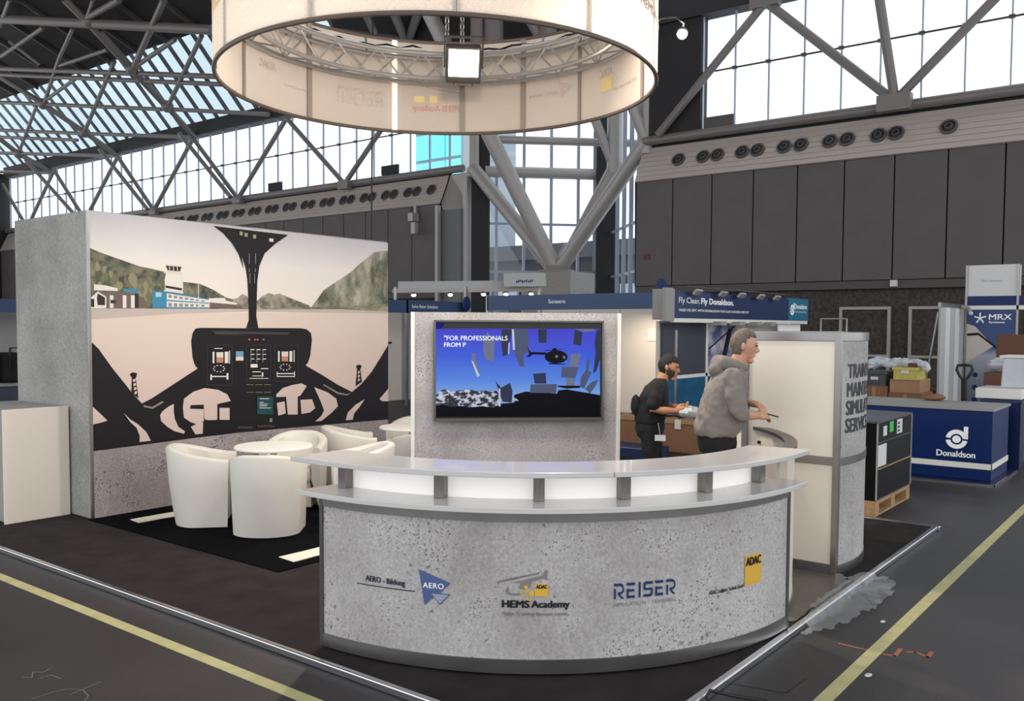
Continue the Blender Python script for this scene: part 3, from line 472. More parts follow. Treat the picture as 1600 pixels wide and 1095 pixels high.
MURAL = [('apron_band','apron',[(0.011,2.047),(1.714,2.074),(3.899,2.096),(3.899,2.055),(1.714,2.044),(0.887,2.008),(0.02,1.942)]),('hillside','hill',[(0.013,2.617),(0.133,2.576),(0.29,2.532),(0.523,2.468),(0.644,2.454),(0.779,2.429),(0.995,2.337),(1.179,2.326),(1.342,2.268),(1.494,2.192),(1.68,2.155),(1.714,2.074),(0.011,2.047)]),('far_ridge','ridge',[(1.581,2.181),(1.634,2.189),(1.702,2.237),(1.756,2.216),(1.796,2.164),(1.893,2.166),(1.963,2.222),(2.049,2.257),(2.12,2.241),(2.193,2.257),(2.37,2.203),(2.629,2.128),(2.629,2.084),(1.579,2.07)]),('mountain','rock',[(2.66,2.124),(2.771,2.239),(2.836,2.315),(2.933,2.369),(3.032,2.424),(3.2,2.515),(3.285,2.563),(3.389,2.646),(3.477,2.704),(3.565,2.761),(3.655,2.82),(3.801,2.849),(3.901,2.858),(3.899,2.096),(3.474,2.094),(2.66,2.094)]),('grass_strip','grass',[(1.934,2.081),(2.66,2.112),(3.13,2.134),(3.899,2.182),(3.899,2.08),(3.13,2.093),(1.934,2.072)]),('terminal','brownb',[(0.016,2.206),(0.082,2.213),(0.285,2.215),(0.412,2.206),(0.554,2.161),(0.56,2.06),(0.013,2.049)]),('terminal_gable','white',[(0.015,2.142),(0.087,2.209),(0.17,2.161),(0.169,2.052),(0.013,2.049)]),('gable_window','dark',[(0.077,2.143),(0.086,2.191),(0.157,2.154),(0.156,2.08),(0.084,2.079)]),('gable_window','dark',[(0.019,2.138),(0.052,2.138),(0.051,2.061),(0.018,2.06)]),('terminal_window','white',[(0.205,2.178),(0.241,2.176),(0.239,2.056),(0.202,2.055)]),('terminal_window','white',[(0.335,2.182),(0.372,2.18),(0.37,2.058),(0.333,2.058)]),('terminal_window','white',[(0.419,2.184),(0.457,2.183),(0.455,2.06),(0.417,2.059)]),('terminal_window','dark',[(0.459,2.199),(0.5,2.2),(0.498,2.061),(0.457,2.06)]),('terminal_window','dark',[(0.211,2.134),(0.265,2.131),(0.265,2.1),(0.21,2.099)]),('roof_strip','white',[(0.052,2.276),(0.172,2.268),(0.285,2.246),(0.285,2.22),(0.051,2.22)]),('blue_roof','teal',[(0.341,2.244),(0.491,2.245),(0.49,2.204),(0.34,2.217)]),('blue_block','teal',[(0.645,2.232),(0.802,2.237),(0.799,2.064),(0.643,2.061)]),('blue_sign','tealw',[(0.679,2.219),(0.744,2.221),(0.743,2.176),(0.679,2.174)]),('office_wing','white',[(0.802,2.233),(1.285,2.17),(1.284,2.074),(0.799,2.064)]),('wing_line','teal',[(0.802,2.233),(1.285,2.172),(1.285,2.16),(0.801,2.214)]),('wing_line','teal',[(0.8,2.15),(1.285,2.129),(1.285,2.119),(0.8,2.136)]),('wing_line','teal',[(0.799,2.076),(1.284,2.081),(1.284,2.071),(0.799,2.06)]),('wing_window','greyb',[(0.817,2.118),(0.855,2.116),(0.855,2.082),(0.817,2.081)]),('wing_window','greyb',[(0.819,2.201),(0.857,2.197),(0.856,2.17),(0.818,2.171)]),('wing_window','greyb',[(0.878,2.116),(0.917,2.115),(0.916,2.083),(0.878,2.082)]),('wing_window','greyb',[(0.879,2.193),(0.918,2.19),(0.917,2.165),(0.879,2.166)]),('wing_window','greyb',[(0.94,2.115),(0.979,2.114),(0.978,2.084),(0.939,2.083)]),('wing_window','greyb',[(0.941,2.186),(0.98,2.182),(0.979,2.16),(0.94,2.161)]),('wing_window','greyb',[(1.002,2.114),(1.041,2.112),(1.041,2.085),(1.002,2.085)]),('wing_window','greyb',[(1.003,2.178),(1.042,2.175),(1.042,2.155),(1.003,2.156)]),('wing_window','greyb',[(1.065,2.112),(1.104,2.111),(1.104,2.087),(1.064,2.086)]),('wing_window','greyb',[(1.066,2.171),(1.105,2.167),(1.105,2.15),(1.065,2.151)]),('wing_window','greyb',[(1.128,2.111),(1.168,2.109),(1.168,2.088),(1.128,2.087)]),('wing_window','greyb',[(1.129,2.163),(1.169,2.159),(1.169,2.145),(1.129,2.146)]),('wing_window','greyb',[(1.192,2.109),(1.233,2.108),(1.233,2.089),(1.192,2.088)]),('wing_window','greyb',[(1.193,2.155),(1.234,2.151),(1.233,2.14),(1.193,2.141)]),('tower_shaft','white',[(0.778,2.351),(0.797,2.426),(0.98,2.421),(0.986,2.29),(0.977,2.215),(0.784,2.237)]),('tower_slab','cream2',[(0.772,2.438),(0.981,2.435),(0.985,2.412),(0.777,2.415)]),('tower_windows','dark',[(0.785,2.294),(0.973,2.271),(0.968,2.247),(0.79,2.269)]),('tower_ledge','cream2',[(0.769,2.25),(0.988,2.229),(0.988,2.215),(0.769,2.236)]),('tower_cab','dark',[(0.793,2.499),(0.971,2.493),(0.95,2.443),(0.815,2.447)]),('cab_roof','cream2',[(0.788,2.51),(0.971,2.504),(0.971,2.49),(0.793,2.494)]),('cab_bar','white',[(0.831,2.496),(0.838,2.497),(0.84,2.442),(0.832,2.441)]),('cab_bar','white',[(0.874,2.499),(0.881,2.499),(0.883,2.444),(0.875,2.443)]),('cab_bar','white',[(0.917,2.501),(0.925,2.502),(0.927,2.446),(0.919,2.446)]),('far_building','white',[(1.28,2.177),(1.474,2.187),(1.494,2.158),(1.628,2.137),(1.627,2.083),(1.284,2.076)]),('far_building_shade','brownb',[(1.29,2.134),(1.628,2.117),(1.627,2.083),(1.29,2.076)]),('mast','white',[(1.158,2.32),(1.166,2.321),(1.162,2.071),(1.154,2.071)]),('cockpit','black',[(0.021,1.726),(0.084,1.665),(0.16,1.556),(0.226,1.464),(0.339,1.322),(0.42,1.217),(0.514,1.114),(0.624,1.16),(0.877,1.297),(1.141,1.44),(1.107,1.484),(1.084,1.56),(1.07,1.727),(1.087,1.809),(1.12,1.857),(1.187,1.866),(1.712,1.862),(1.903,1.865),(2.488,1.864),(2.58,1.852),(2.642,1.807),(2.657,1.728),(2.631,1.542),(2.593,1.456),(2.561,1.433),(2.577,1.42),(2.797,1.312),(3.058,1.174),(3.278,1.077),(3.435,1.169),(3.614,1.32),(3.797,1.529),(3.898,1.649),(3.896,0.688),(1.617,0.725),(0.015,0.691)]),('window_opening','ground',[(0.018,1.116),(0.084,1.05),(0.159,0.972),(0.105,0.959),(0.015,0.946)]),('window_opening','ground',[(0.325,1.034),(0.392,0.964),(0.474,0.908),(0.557,0.825),(0.605,0.734),(0.483,0.732),(0.487,0.793),(0.455,0.876),(0.392,0.937)]),('window_opening','ground',[(0.861,1.087),(0.797,1.061),(0.733,1.019),(0.708,0.981),(0.719,0.922),(0.794,0.851),(0.87,0.804),(0.973,0.771),(0.986,0.792),(0.909,0.848),(0.871,0.933),(0.86,1.005)]),('window_opening','ground',[(0.978,1.133),(1.084,1.199),(1.219,1.232),(1.384,1.204),(1.496,1.149),(1.538,1.075),(1.41,1.058),(1.371,1.051),(1.369,0.89),(1.357,0.883),(1.255,0.889),(1.215,0.902),(1.208,1.057),(1.056,1.062),(1.042,1.025),(1.208,1.008),(1.206,0.883),(1.133,0.853),(1.053,0.883),(0.975,0.937),(0.964,1.045)]),('window_opening','ground',[(1.398,1.01),(1.523,1.001),(1.521,0.87),(1.397,0.882)]),('window_opening','ground',[(1.053,0.836),(1.133,0.865),(1.198,0.872),(1.191,0.751),(1.105,0.752)]),('window_opening','ground',[(2.138,1.111),(2.227,1.178),(2.361,1.208),(2.498,1.221),(2.575,1.185),(2.482,1.079),(2.442,1.069),(2.44,0.86),(2.298,0.87),(2.276,1.078),(2.138,1.082)]),('window_opening','ground',[(2.146,1.014),(2.255,1.026),(2.269,0.885),(2.165,0.868)]),('window_opening','ground',[(2.481,1.029),(2.652,1.026),(2.699,0.916),(2.62,0.871),(2.495,0.863)]),('window_opening','ground',[(2.685,1.167),(2.893,1.093),(3.024,1.009),(3.05,0.917),(2.957,0.847),(2.794,0.758),(2.698,0.758),(2.794,0.821),(2.833,0.881),(2.779,0.998)]),('window_opening','ground',[(3.174,0.735),(3.208,0.828),(3.329,0.912),(3.488,0.975),(3.399,0.881),(3.312,0.808),(3.287,0.731)]),('window_opening','ground',[(3.741,0.96),(3.897,1.087),(3.897,0.923),(3.796,0.929)]),('stalk','black',[(0.397,1.416),(0.423,1.428),(0.468,1.417),(0.463,1.386),(0.453,1.373),(0.478,1.168),(0.408,1.229),(0.415,1.383),(0.399,1.393)]),('stalk_hole','ground',[(0.424,1.356),(0.448,1.364),(0.453,1.341),(0.426,1.329)]),('stalk_hole','ground',[(0.428,1.315),(0.452,1.323),(0.457,1.301),(0.43,1.288)]),('stalk_hole','ground',[(0.433,1.275),(0.456,1.283),(0.461,1.26),(0.434,1.248)]),('stalk_hole','ground',[(0.437,1.234),(0.461,1.242),(0.465,1.219),(0.439,1.207)]),('stalk','black',[(3.349,1.403),(3.394,1.412),(3.436,1.4),(3.429,1.369),(3.415,1.359),(3.443,1.195),(3.337,1.147),(3.366,1.366),(3.349,1.377)]),('stalk_hole','ground',[(3.376,1.329),(3.404,1.336),(3.408,1.309),(3.376,1.297)]),('stalk_hole','ground',[(3.376,1.282),(3.404,1.288),(3.408,1.262),(3.376,1.25)]),('stalk_hole','ground',[(3.376,1.234),(3.404,1.241),(3.407,1.215),(3.376,1.203)]),('center_post','black',[(1.35,2.941),(1.46,2.878),(1.572,2.778),(1.657,2.661),(1.719,2.504),(1.693,2.653),(1.745,2.519),(1.766,2.382),(1.779,2.106),(1.78,1.955),(1.744,1.865),(1.903,1.865),(1.877,1.991),(1.895,2.387),(1.924,2.552),(1.996,2.696),(2.14,2.812),(2.322,2.928)]),('overhead_lamp','lampg',[(1.674,2.913),(1.712,2.912),(1.709,2.871),(1.671,2.872)]),('overhead_lamp','lampg',[(1.736,2.903),(1.774,2.901),(1.771,2.86),(1.733,2.861)]),('overhead_lamp','lampg',[(1.845,2.893),(1.884,2.892),(1.88,2.85),(1.842,2.852)]),('overhead_lamp','cream2',[(2.06,2.869),(2.117,2.867),(2.114,2.831),(2.057,2.834)]),('post_line','greyb',[(1.788,2.682),(1.796,2.683),(1.795,2.567),(1.787,2.567)]),('post_line','greyb',[(1.87,2.688),(1.879,2.688),(1.877,2.572),(1.869,2.572)]),('post_line','greyb',[(1.786,2.521),(1.794,2.521),(1.794,2.48),(1.786,2.479)]),('post_line','greyb',[(1.866,2.525),(1.874,2.526),(1.874,2.484),(1.865,2.484)]),('post_line','greyb',[(1.794,2.464),(1.802,2.464),(1.801,2.356),(1.793,2.355)]),('post_line','greyb',[(1.854,2.467),(1.862,2.467),(1.861,2.358),(1.853,2.358)]),('edge_light','greyb',[(0.53,1.097),(0.622,1.072),(0.735,1.125),(0.747,1.11),(0.627,1.054),(0.53,1.079)]),('edge_light','greyb',[(2.829,1.197),(3.058,1.084),(3.192,1.056),(3.261,1.067),(3.192,1.04),(3.051,1.064),(2.822,1.183)]),('coaming','greyd',[(1.322,1.835),(1.712,1.828),(2.336,1.815),(2.291,1.789),(1.629,1.801),(1.711,1.788),(1.363,1.796)]),('display_edge','greyd',[(1.255,1.686),(1.556,1.682),(1.556,1.677),(1.255,1.681)]),('display_edge','greyd',[(1.249,1.262),(1.551,1.247),(1.551,1.242),(1.249,1.257)]),('display_edge','greyd',[(1.255,1.686),(1.26,1.686),(1.255,1.262),(1.249,1.262)]),('display_edge','greyd',[(1.556,1.682),(1.562,1.682),(1.557,1.247),(1.551,1.247)]),('tape_scale','white',[(1.319,1.613),(1.342,1.612),(1.34,1.491),(1.318,1.492)]),('tape_scale','white',[(1.467,1.61),(1.513,1.609),(1.511,1.486),(1.466,1.487)]),('horizon_sky','cream2',[(1.366,1.607),(1.45,1.605),(1.45,1.547),(1.366,1.549)]),('horizon_ground','tan',[(1.366,1.546),(1.45,1.544),(1.449,1.493),(1.365,1.495)]),('display_text','white',[(1.339,1.651),(1.44,1.65),(1.44,1.642),(1.339,1.644)]),('display_text','white',[(1.521,1.619),(1.533,1.619),(1.531,1.481),(1.52,1.481)]),('compass_tick','white',[(1.454,1.434),(1.471,1.433),(1.471,1.423),(1.454,1.424)]),('compass_tick','white',[(1.441,1.414),(1.458,1.413),(1.458,1.404),(1.441,1.404)]),('compass_tick','white',[(1.407,1.403),(1.424,1.402),(1.424,1.392),(1.407,1.393)]),('compass_tick','white',[(1.366,1.404),(1.382,1.404),(1.382,1.394),(1.365,1.395)]),('compass_tick','white',[(1.332,1.418),(1.349,1.417),(1.349,1.408),(1.332,1.408)]),('compass_tick','white',[(1.32,1.438),(1.337,1.438),(1.336,1.428),(1.32,1.429)]),('compass_tick','white',[(1.333,1.458),(1.349,1.457),(1.349,1.448),(1.333,1.448)]),('compass_tick','white',[(1.366,1.469),(1.383,1.469),(1.383,1.459),(1.366,1.459)]),('compass_tick','white',[(1.408,1.468),(1.424,1.467),(1.424,1.458),(1.407,1.458)]),('compass_tick','white',[(1.441,1.454),(1.458,1.454),(1.458,1.444),(1.441,1.445)]),('display_text','white',[(1.289,1.357),(1.504,1.348),(1.504,1.336),(1.289,1.345)]),('display_text','white',[(1.289,1.372),(1.308,1.371),(1.307,1.313),(1.288,1.313)]),('display_text','white',[(1.487,1.379),(1.51,1.378),(1.509,1.309),(1.486,1.31)]),('small_display','skyb',[(1.607,1.612),(1.703,1.61),(1.703,1.555),(1.607,1.558)]),('small_display_ground','cream2',[(1.607,1.555),(1.703,1.553),(1.702,1.508),(1.606,1.511)]),('display_edge','greyd',[(1.742,1.68),(2.06,1.676),(2.06,1.671),(1.741,1.676)]),('display_edge','greyd',[(1.737,1.282),(2.056,1.268),(2.056,1.263),(1.737,1.277)]),('display_edge','greyd',[(1.742,1.68),(1.747,1.68),(1.743,1.282),(1.737,1.282)]),('display_edge','greyd',[(2.06,1.676),(2.066,1.676),(2.062,1.267),(2.056,1.268)]),('display_edge','greyd',[(2.112,1.675),(2.45,1.671),(2.45,1.666),(2.112,1.671)]),('display_edge','greyd',[(2.108,1.265),(2.446,1.25),(2.446,1.245),(2.108,1.261)]),('display_edge','greyd',[(2.112,1.675),(2.118,1.675),(2.114,1.265),(2.108,1.265)]),('display_edge','greyd',[(2.45,1.671),(2.456,1.671),(2.452,1.25),(2.446,1.25)]),('gauge','white',[(1.796,1.631),(1.845,1.63),(1.845,1.621),(1.796,1.622)]),('gauge','greyb',[(1.796,1.615),(1.807,1.614),(1.806,1.591),(1.795,1.591)]),('gauge','white',[(1.795,1.58),(1.845,1.579),(1.845,1.569),(1.795,1.57)]),('gauge','greyb',[(1.795,1.563),(1.806,1.563),(1.806,1.54),(1.795,1.54)]),('gauge','white',[(1.795,1.529),(1.844,1.527),(1.844,1.518),(1.795,1.519)]),('gauge','greyb',[(1.794,1.512),(1.805,1.512),(1.805,1.489),(1.794,1.489)]),('gauge','white',[(1.873,1.63),(1.923,1.629),(1.923,1.619),(1.873,1.62)]),('gauge','greyb',[(1.873,1.613),(1.884,1.613),(1.884,1.59),(1.873,1.59)]),('gauge','white',[(1.873,1.578),(1.923,1.577),(1.923,1.568),(1.873,1.569)]),('gauge','greyb',[(1.872,1.562),(1.884,1.561),(1.883,1.538),(1.872,1.538)]),('gauge','white',[(1.872,1.527),(1.922,1.525),(1.922,1.516),(1.872,1.517)]),('gauge','greyb',[(1.872,1.51),(1.883,1.51),(1.883,1.487),(1.872,1.487)]),('gauge','white',[(1.952,1.628),(2.002,1.627),(2.002,1.618),(1.951,1.619)]),('gauge','greyb',[(1.951,1.612),(1.963,1.612),(1.962,1.588),(1.951,1.588)]),('gauge','white',[(1.951,1.576),(2.002,1.575),(2.002,1.566),(1.951,1.567)]),('gauge','greyb',[(1.951,1.56),(1.962,1.56),(1.962,1.536),(1.951,1.536)]),('gauge','white',[(1.951,1.525),(2.001,1.523),(2.001,1.514),(1.95,1.515)]),('gauge','greyb',[(1.95,1.508),(1.962,1.508),(1.961,1.484),(1.95,1.485)]),('display_text','white',[(1.794,1.468),(1.885,1.465),(1.885,1.426),(1.794,1.429)]),('display_text','white',[(1.927,1.417),(2.026,1.414),(2.026,1.404),(1.927,1.408)]),('display_text','white',[(1.815,1.386),(1.927,1.382),(1.926,1.372),(1.815,1.377)]),('display_text','white',[(1.94,1.37),(1.96,1.369),(1.96,1.322),(1.94,1.322)]),('display_text','white',[(1.815,1.339),(1.932,1.335),(1.932,1.327),(1.815,1.332)]),('display_text','white',[(1.776,1.313),(2.028,1.302),(2.028,1.295),(1.776,1.306)]),('tape_scale','white',[(2.163,1.603),(2.187,1.603),(2.186,1.483),(2.162,1.483)]),('tape_scale','white',[(2.323,1.6),(2.364,1.599),(2.363,1.478),(2.322,1.479)]),('horizon_sky','cream2',[(2.213,1.597),(2.305,1.596),(2.304,1.538),(2.212,1.54)]),('horizon_ground','tan',[(2.212,1.537),(2.304,1.535),(2.304,1.484),(2.212,1.487)]),('display_text','white',[(2.383,1.609),(2.395,1.608),(2.394,1.474),(2.382,1.475)]),('compass_tick','white',[(2.324,1.421),(2.342,1.42),(2.342,1.41),(2.324,1.411)]),('compass_tick','white',[(2.31,1.401),(2.328,1.401),(2.328,1.391),(2.31,1.391)]),('compass_tick','white',[(2.274,1.39),(2.292,1.389),(2.292,1.38),(2.274,1.38)]),('compass_tick','white',[(2.231,1.392),(2.248,1.391),(2.248,1.381),(2.231,1.382)]),('compass_tick','white',[(2.195,1.405),(2.213,1.404),(2.213,1.395),(2.195,1.395)]),('compass_tick','white',[(2.182,1.425),(2.2,1.425),(2.2,1.415),(2.182,1.416)]),('compass_tick','white',[(2.196,1.445),(2.213,1.444),(2.213,1.434),(2.196,1.435)]),('compass_tick','white',[(2.231,1.456),(2.249,1.455),(2.249,1.446),(2.231,1.446)]),('compass_tick','white',[(2.275,1.454),(2.293,1.454),(2.292,1.444),(2.275,1.445)]),('compass_tick','white',[(2.31,1.441),(2.328,1.441),(2.328,1.431),(2.31,1.431)]),('display_text','white',[(2.149,1.354),(2.393,1.345),(2.392,1.333),(2.149,1.343)]),('display_text','white',[(2.149,1.321),(2.392,1.311),(2.392,1.301),(2.149,1.311)]),('display_text','white',[(2.144,1.369),(2.155,1.369),(2.155,1.311),(2.143,1.312)]),('display_text','white',[(2.387,1.365),(2.399,1.365),(2.398,1.301),(2.386,1.302)]),('warning_light','orange',[(1.764,1.745),(1.789,1.745),(1.789,1.731),(1.764,1.731)]),('warning_light','orange',[(1.841,1.744),(1.866,1.744),(1.866,1.73),(1.841,1.73)]),('warning_light','orange',[(1.874,1.744),(1.899,1.744),(1.899,1.73),(1.874,1.73)]),('warning_light','greyb',[(1.953,1.743),(1.978,1.743),(1.978,1.729),(1.953,1.729)]),('button','lampg',[(1.737,1.245),(1.83,1.24),(1.83,1.236),(1.737,1.24)]),('button','lampg',[(1.736,1.161),(1.829,1.156),(1.829,1.152),(1.736,1.157)]),('button','lampg',[(1.852,1.239),(1.948,1.235),(1.948,1.23),(1.852,1.235)]),('button','lampg',[(1.852,1.155),(1.947,1.15),(1.947,1.145),(1.851,1.15)]),('button','lampg',[(1.97,1.234),(2.067,1.229),(2.067,1.224),(1.97,1.229)]),('button','lampg',[(1.969,1.149),(2.066,1.143),(2.066,1.138),(1.969,1.144)]),('radio_screen','tealdark',[(1.873,1.102),(2.089,1.089),(2.087,0.889),(1.871,0.905)]),('radio_text','white',[(1.907,1.081),(2.034,1.074),(2.034,1.066),(1.907,1.074)]),('radio_text','white',[(1.906,1.039),(1.963,1.035),(1.962,1.028),(1.906,1.032)]),('radio_text','white',[(1.906,1.02),(2.019,1.013),(2.019,1.006),(1.906,1.013)]),('radio_text','white',[(1.906,1.001),(2.005,0.995),(2.005,0.987),(1.906,0.994)]),('radio_text','white',[(1.906,0.978),(2.062,0.967),(2.062,0.96),(1.905,0.971)]),('radio_knob','greyb',[(2.041,0.849),(2.075,0.846),(2.075,0.803),(2.04,0.806)]),('console_vent','greyd',[(1.87,0.785),(2.106,0.765),(2.106,0.741),(1.87,0.761)]),('console_vent','greyd',[(1.618,0.794),(1.809,0.778),(1.808,0.75),(1.618,0.767)])]
mats = ['mural_sky', 'mural_ground']; ix = {}
mp = MB()
YM = 8.355
mp.add([(4.24, YM, 2.0), (8.13, YM, 2.07), (8.13, YM, 2.955), (4.24, YM, 2.965)], [(0, 1, 2, 3)], 0)
mp.add([(4.24, YM, .76), (8.13, YM, .76), (8.13, YM, 2.07), (4.24, YM, 2.0)], [(0, 1, 2, 3)], 1)
def pm(k):
    k = 'print_'+k
    if k not in mats: mats.append(k)
    return mats.index(k)
treesdone = False
for i, (n_, k, pts) in enumerate(MURAL):
    y = YM-.0006-.00006*i-(.0006 if i > 1 else 0)
    mp.add([(4.23+x, y, z) for x, z in pts], [tuple(range(len(pts)))], pm(k))
    if n_ == 'hillside':
        mat('print_tree1', (104, 104, 76), .5); mat('print_tree2', (74, 78, 58), .5); mat('print_tree3', (136, 132, 100), .5)
        for q in range(90):
            x = random.uniform(.03, 1.05); top = 2.56-.27*x/.8 if x < .8 else 2.30-.1*(x-.8)
            zc = random.uniform(2.17, max(2.2, top-.06)); h = random.uniform(.03, .06); wd = h*random.uniform(.5, .8)
            pts2 = [(x+wd*math.cos(t*.785)*random.uniform(.75, 1.15), zc+h*math.sin(t*.785)*random.uniform(.75, 1.15)) for t in range(8)]
            mp.add([(4.23+a, y-.0002-.000004*q, b_) for a, b_ in pts2], [tuple(range(8))], pm('tree%d' % random.randint(1, 3)))
mp.build('mural_print', mats, mw, label='printed view out of a helicopter cockpit onto an airfield below mountains')

# low white cabinet beside the wall
wp = thing('display_cabinet', 'low plain white cabinet standing against the end of the mural wall', 'cabinet', (3.9, 9.2, GZ))
box('body', 3.62, 4.2, 8.76, 9.8, GZ+.01, 1.10, 'wall_grey', wp, bevel=.005)
box('front_panel', 3.6, 4.205, 8.735, 8.76, GZ, 1.105, 'cream_panel', wp, bevel=.004)

# ---------------------------------------------------------------- curved counter
C = (5.35, 4.0)
ct = thing('reception_counter', 'curved concrete-look reception counter with white shelf tops and company logos', 'counter', (4.0, 2.65, GZ))
fpn = MB().arc(C, 1.95, 1.995, 180.6, 269.4, .13, .87, 48).build('front_panel', 'conc_light', ct, smooth=True)
MB().arc(C, 1.94, 2.005, 180, 270, .055, .13, 48).build('kick_rail', 'alu', ct, smooth=True)
MB().arc(C, 1.94, 2.005, 180, 270, .87, .925, 48).build('top_rail', 'alu', ct, smooth=True)
for a in (180, 269.3): MB().arc(C, 1.94, 2.006, a, a+.7, .055, .925, 1).build('end_upright', 'alu_dark', ct)
for a in (180.3, 225, 269.7): MB().lathe((C[0]+1.96*math.cos(R(a)), C[1]+1.96*math.sin(R(a)), GZ), [(.022, 0), (.022, .006), (.008, .008), (.008, .03)], 10).build('levelling_foot', 'chrome', ct)
MB().arc(C, 1.5, 1.94, 180.5, 269.5, .09, .12, 32).build('base_shelf', 'white', ct)
for a in (180.2, 269.4): MB().arc(C, 1.5, 1.94, a, a+.6, .06, .925, 2).build('side_panel', 'tower_white', ct)
def shelf(name, ri, ro, z0, z1, ext, m):
    pts = [(C[0]-ro, C[1]+ext+.05)]
    n = 48
    pts += [(C[0]+ro*math.cos(R(180+90*i/n)), C[1]+ro*math.sin(R(180+90*i/n))) for i in range(n+1)]
    pts += [(C[0]+ext+.05, C[1]-ro), (C[0]+ext, C[1]-ri)]
    pts += [(C[0]+ri*math.cos(R(270-90*i/n)), C[1]+ri*math.sin(R(270-90*i/n))) for i in range(n+1)]
    pts += [(C[0]-ri, C[1]+ext)]
    return MB().prism(pts, z0, z1).build(name, m, ct, bevel=.004)
shelf('lower_shelf', 1.62, 2.07, .925, .955, .06, 'top_gloss')
shelf('counter_top', 1.66, 2.045, 1.108, 1.138, .16, 'top_gloss')
MB().arc(C, 1.795, 1.81, 180, 270, .955, 1.108, 48).build('lit_panel', 'lit_acrylic', ct, smooth=True)
for a in (181.5, 201.6, 218.5, 233.2, 250, 266.2):
    d = Vector((math.cos(R(a)), math.sin(R(a)), 0)); t = Vector((-d.y, d.x, 0)); c = Vector((C[0], C[1], 1.0315))+d*1.85
    MB().obox(c, d, t, (0, 0, 1), .032, .03, .0765).build('shelf_post', 'steel_post', ct, bevel=.002)
box('top_joint', C[0]+2.047*math.cos(R(229.5))-.001, C[0]+2.047*math.cos(R(229.5))+.001, C[1]+2.047*math.sin(R(229.5))-.001, C[1]+2.047*math.sin(R(229.5))+.001, 1.11, 1.137, 'alu_dark', ct)
# printed logos on the counter front
RP = 1.999
def ctext(n_, s, a0, a1, z0, z1, m, bold=0, sp=1): return text(n_, s, on_cyl(C, RP, a0, a1, z0, z1), m, fpn, bold, sp)
def cpoly(n_, pts, m, lift=0): return MB().add([(C[0]+(RP+lift)*math.cos(R(a)), C[1]+(RP+lift)*math.sin(R(a)), z) for a, z in pts], [tuple(range(len(pts)))]).build(n_, m, fpn)
def cring(n_, a, z, r, wd, m, a_0=0, a_1=360, lift=0):
    k = 20; vs = []; s = math.degrees(1/RP)
    for i in range(k+1):
        t = R(a_0+(a_1-a_0)*i/k)
        for q in (r, r-wd): vs.append((C[0]+(RP+lift)*math.cos(R(a+s*q*math.cos(t))), C[1]+(RP+lift)*math.sin(R(a+s*q*math.cos(t))), z+q*math.sin(t)))
    return MB().add(vs, [(2*i, 2*i+1, 2*i+3, 2*i+2) for i in range(k)]).build(n_, m, fpn)
ctext('logo_lettering', 'AERO - Bildung', 189.95, 197.2, .476, .517, 'logo_dark', .012)
MB().arc(C, 1.995, RP, 188.15, 198.87, .4605, .4645, 16).build('logo_rule', 'logo_dark', fpn)
cpoly('logo_triangle', [(199.6, .587), (204.8, .525), (203.1, .468), (201.43, .466), (202.0, .440), (200.56, .394)], 'logo_blue')
cpoly('logo_triangle', [(201.43, .466), (204.8, .466), (203.1, .404)], 'logo_blue', .001)
cpoly('logo_triangle', [(201.68, .461), (204.5, .461), (203.1, .411)], 'logo_pale', .002)
ctext('logo_lettering', 'AERO', 200.3, 203.7, .49, .519, 'letter_white', .01, 1.1).location = (-.001, -.001, 0)
ctext('logo_lettering', 'HEMS', 212.87, 216.95, .411, .449, 'ink', .035)
ctext('logo_lettering', 'Academy', 217.35, 223.1, .400, .449, 'ink', .022)
ctext('slogan_lettering', 'Flight Training Beyond Limits.', 212.87, 223.0, .364, .388, 'logo_grey', .005)
cpoly('helicopter_blade', [(211.92, .547), (214.1, .567), (218.44, .602), (218.57, .595), (214.84, .563), (212.1, .54)], 'logo_grey')
cpoly('helicopter_tail', [(214.47, .545), (219.07, .586), (219.36, .613), (219.76, .614), (219.62, .558), (219.07, .569), (217.33, .551), (217.09, .52), (216.22, .507), (215.35, .515), (215.72, .541)], 'logo_grey')
cpoly('helicopter_nose', [(213.85, .521), (213.41, .509), (213.48, .485), (214.23, .474), (215.73, .478), (215.65, .489), (214.36, .486), (213.81, .496)], 'logo_grey')
cring('emblem_head', 216.47, .520, .011, .011, 'adac_yellow', lift=.001); cring('emblem_loop', 216.1, .487, .017, .007, 'adac_yellow', 20, 300, .001); cring('emblem_loop', 217.3, .489, .016, .016, 'adac_yellow', lift=.001); cring('emblem_loop', 217.0, .463, .015, .007, 'adac_yellow', 100, 360, .001)
cpoly('logo_square', [(217.83, .472), (219.84, .472), (219.84, .538), (217.83, .538)], 'adac_yellow')
ctext('logo_lettering', 'ADAC', 218.01, 219.66, .514, .534, 'ink', .03).location = (-.001, -.001, 0)
ctext('slogan_lettering', 'SIMULATION · TRAINING', 230.08, 240.5, .405, .425, 'logo_grey', -.004, 1.15)
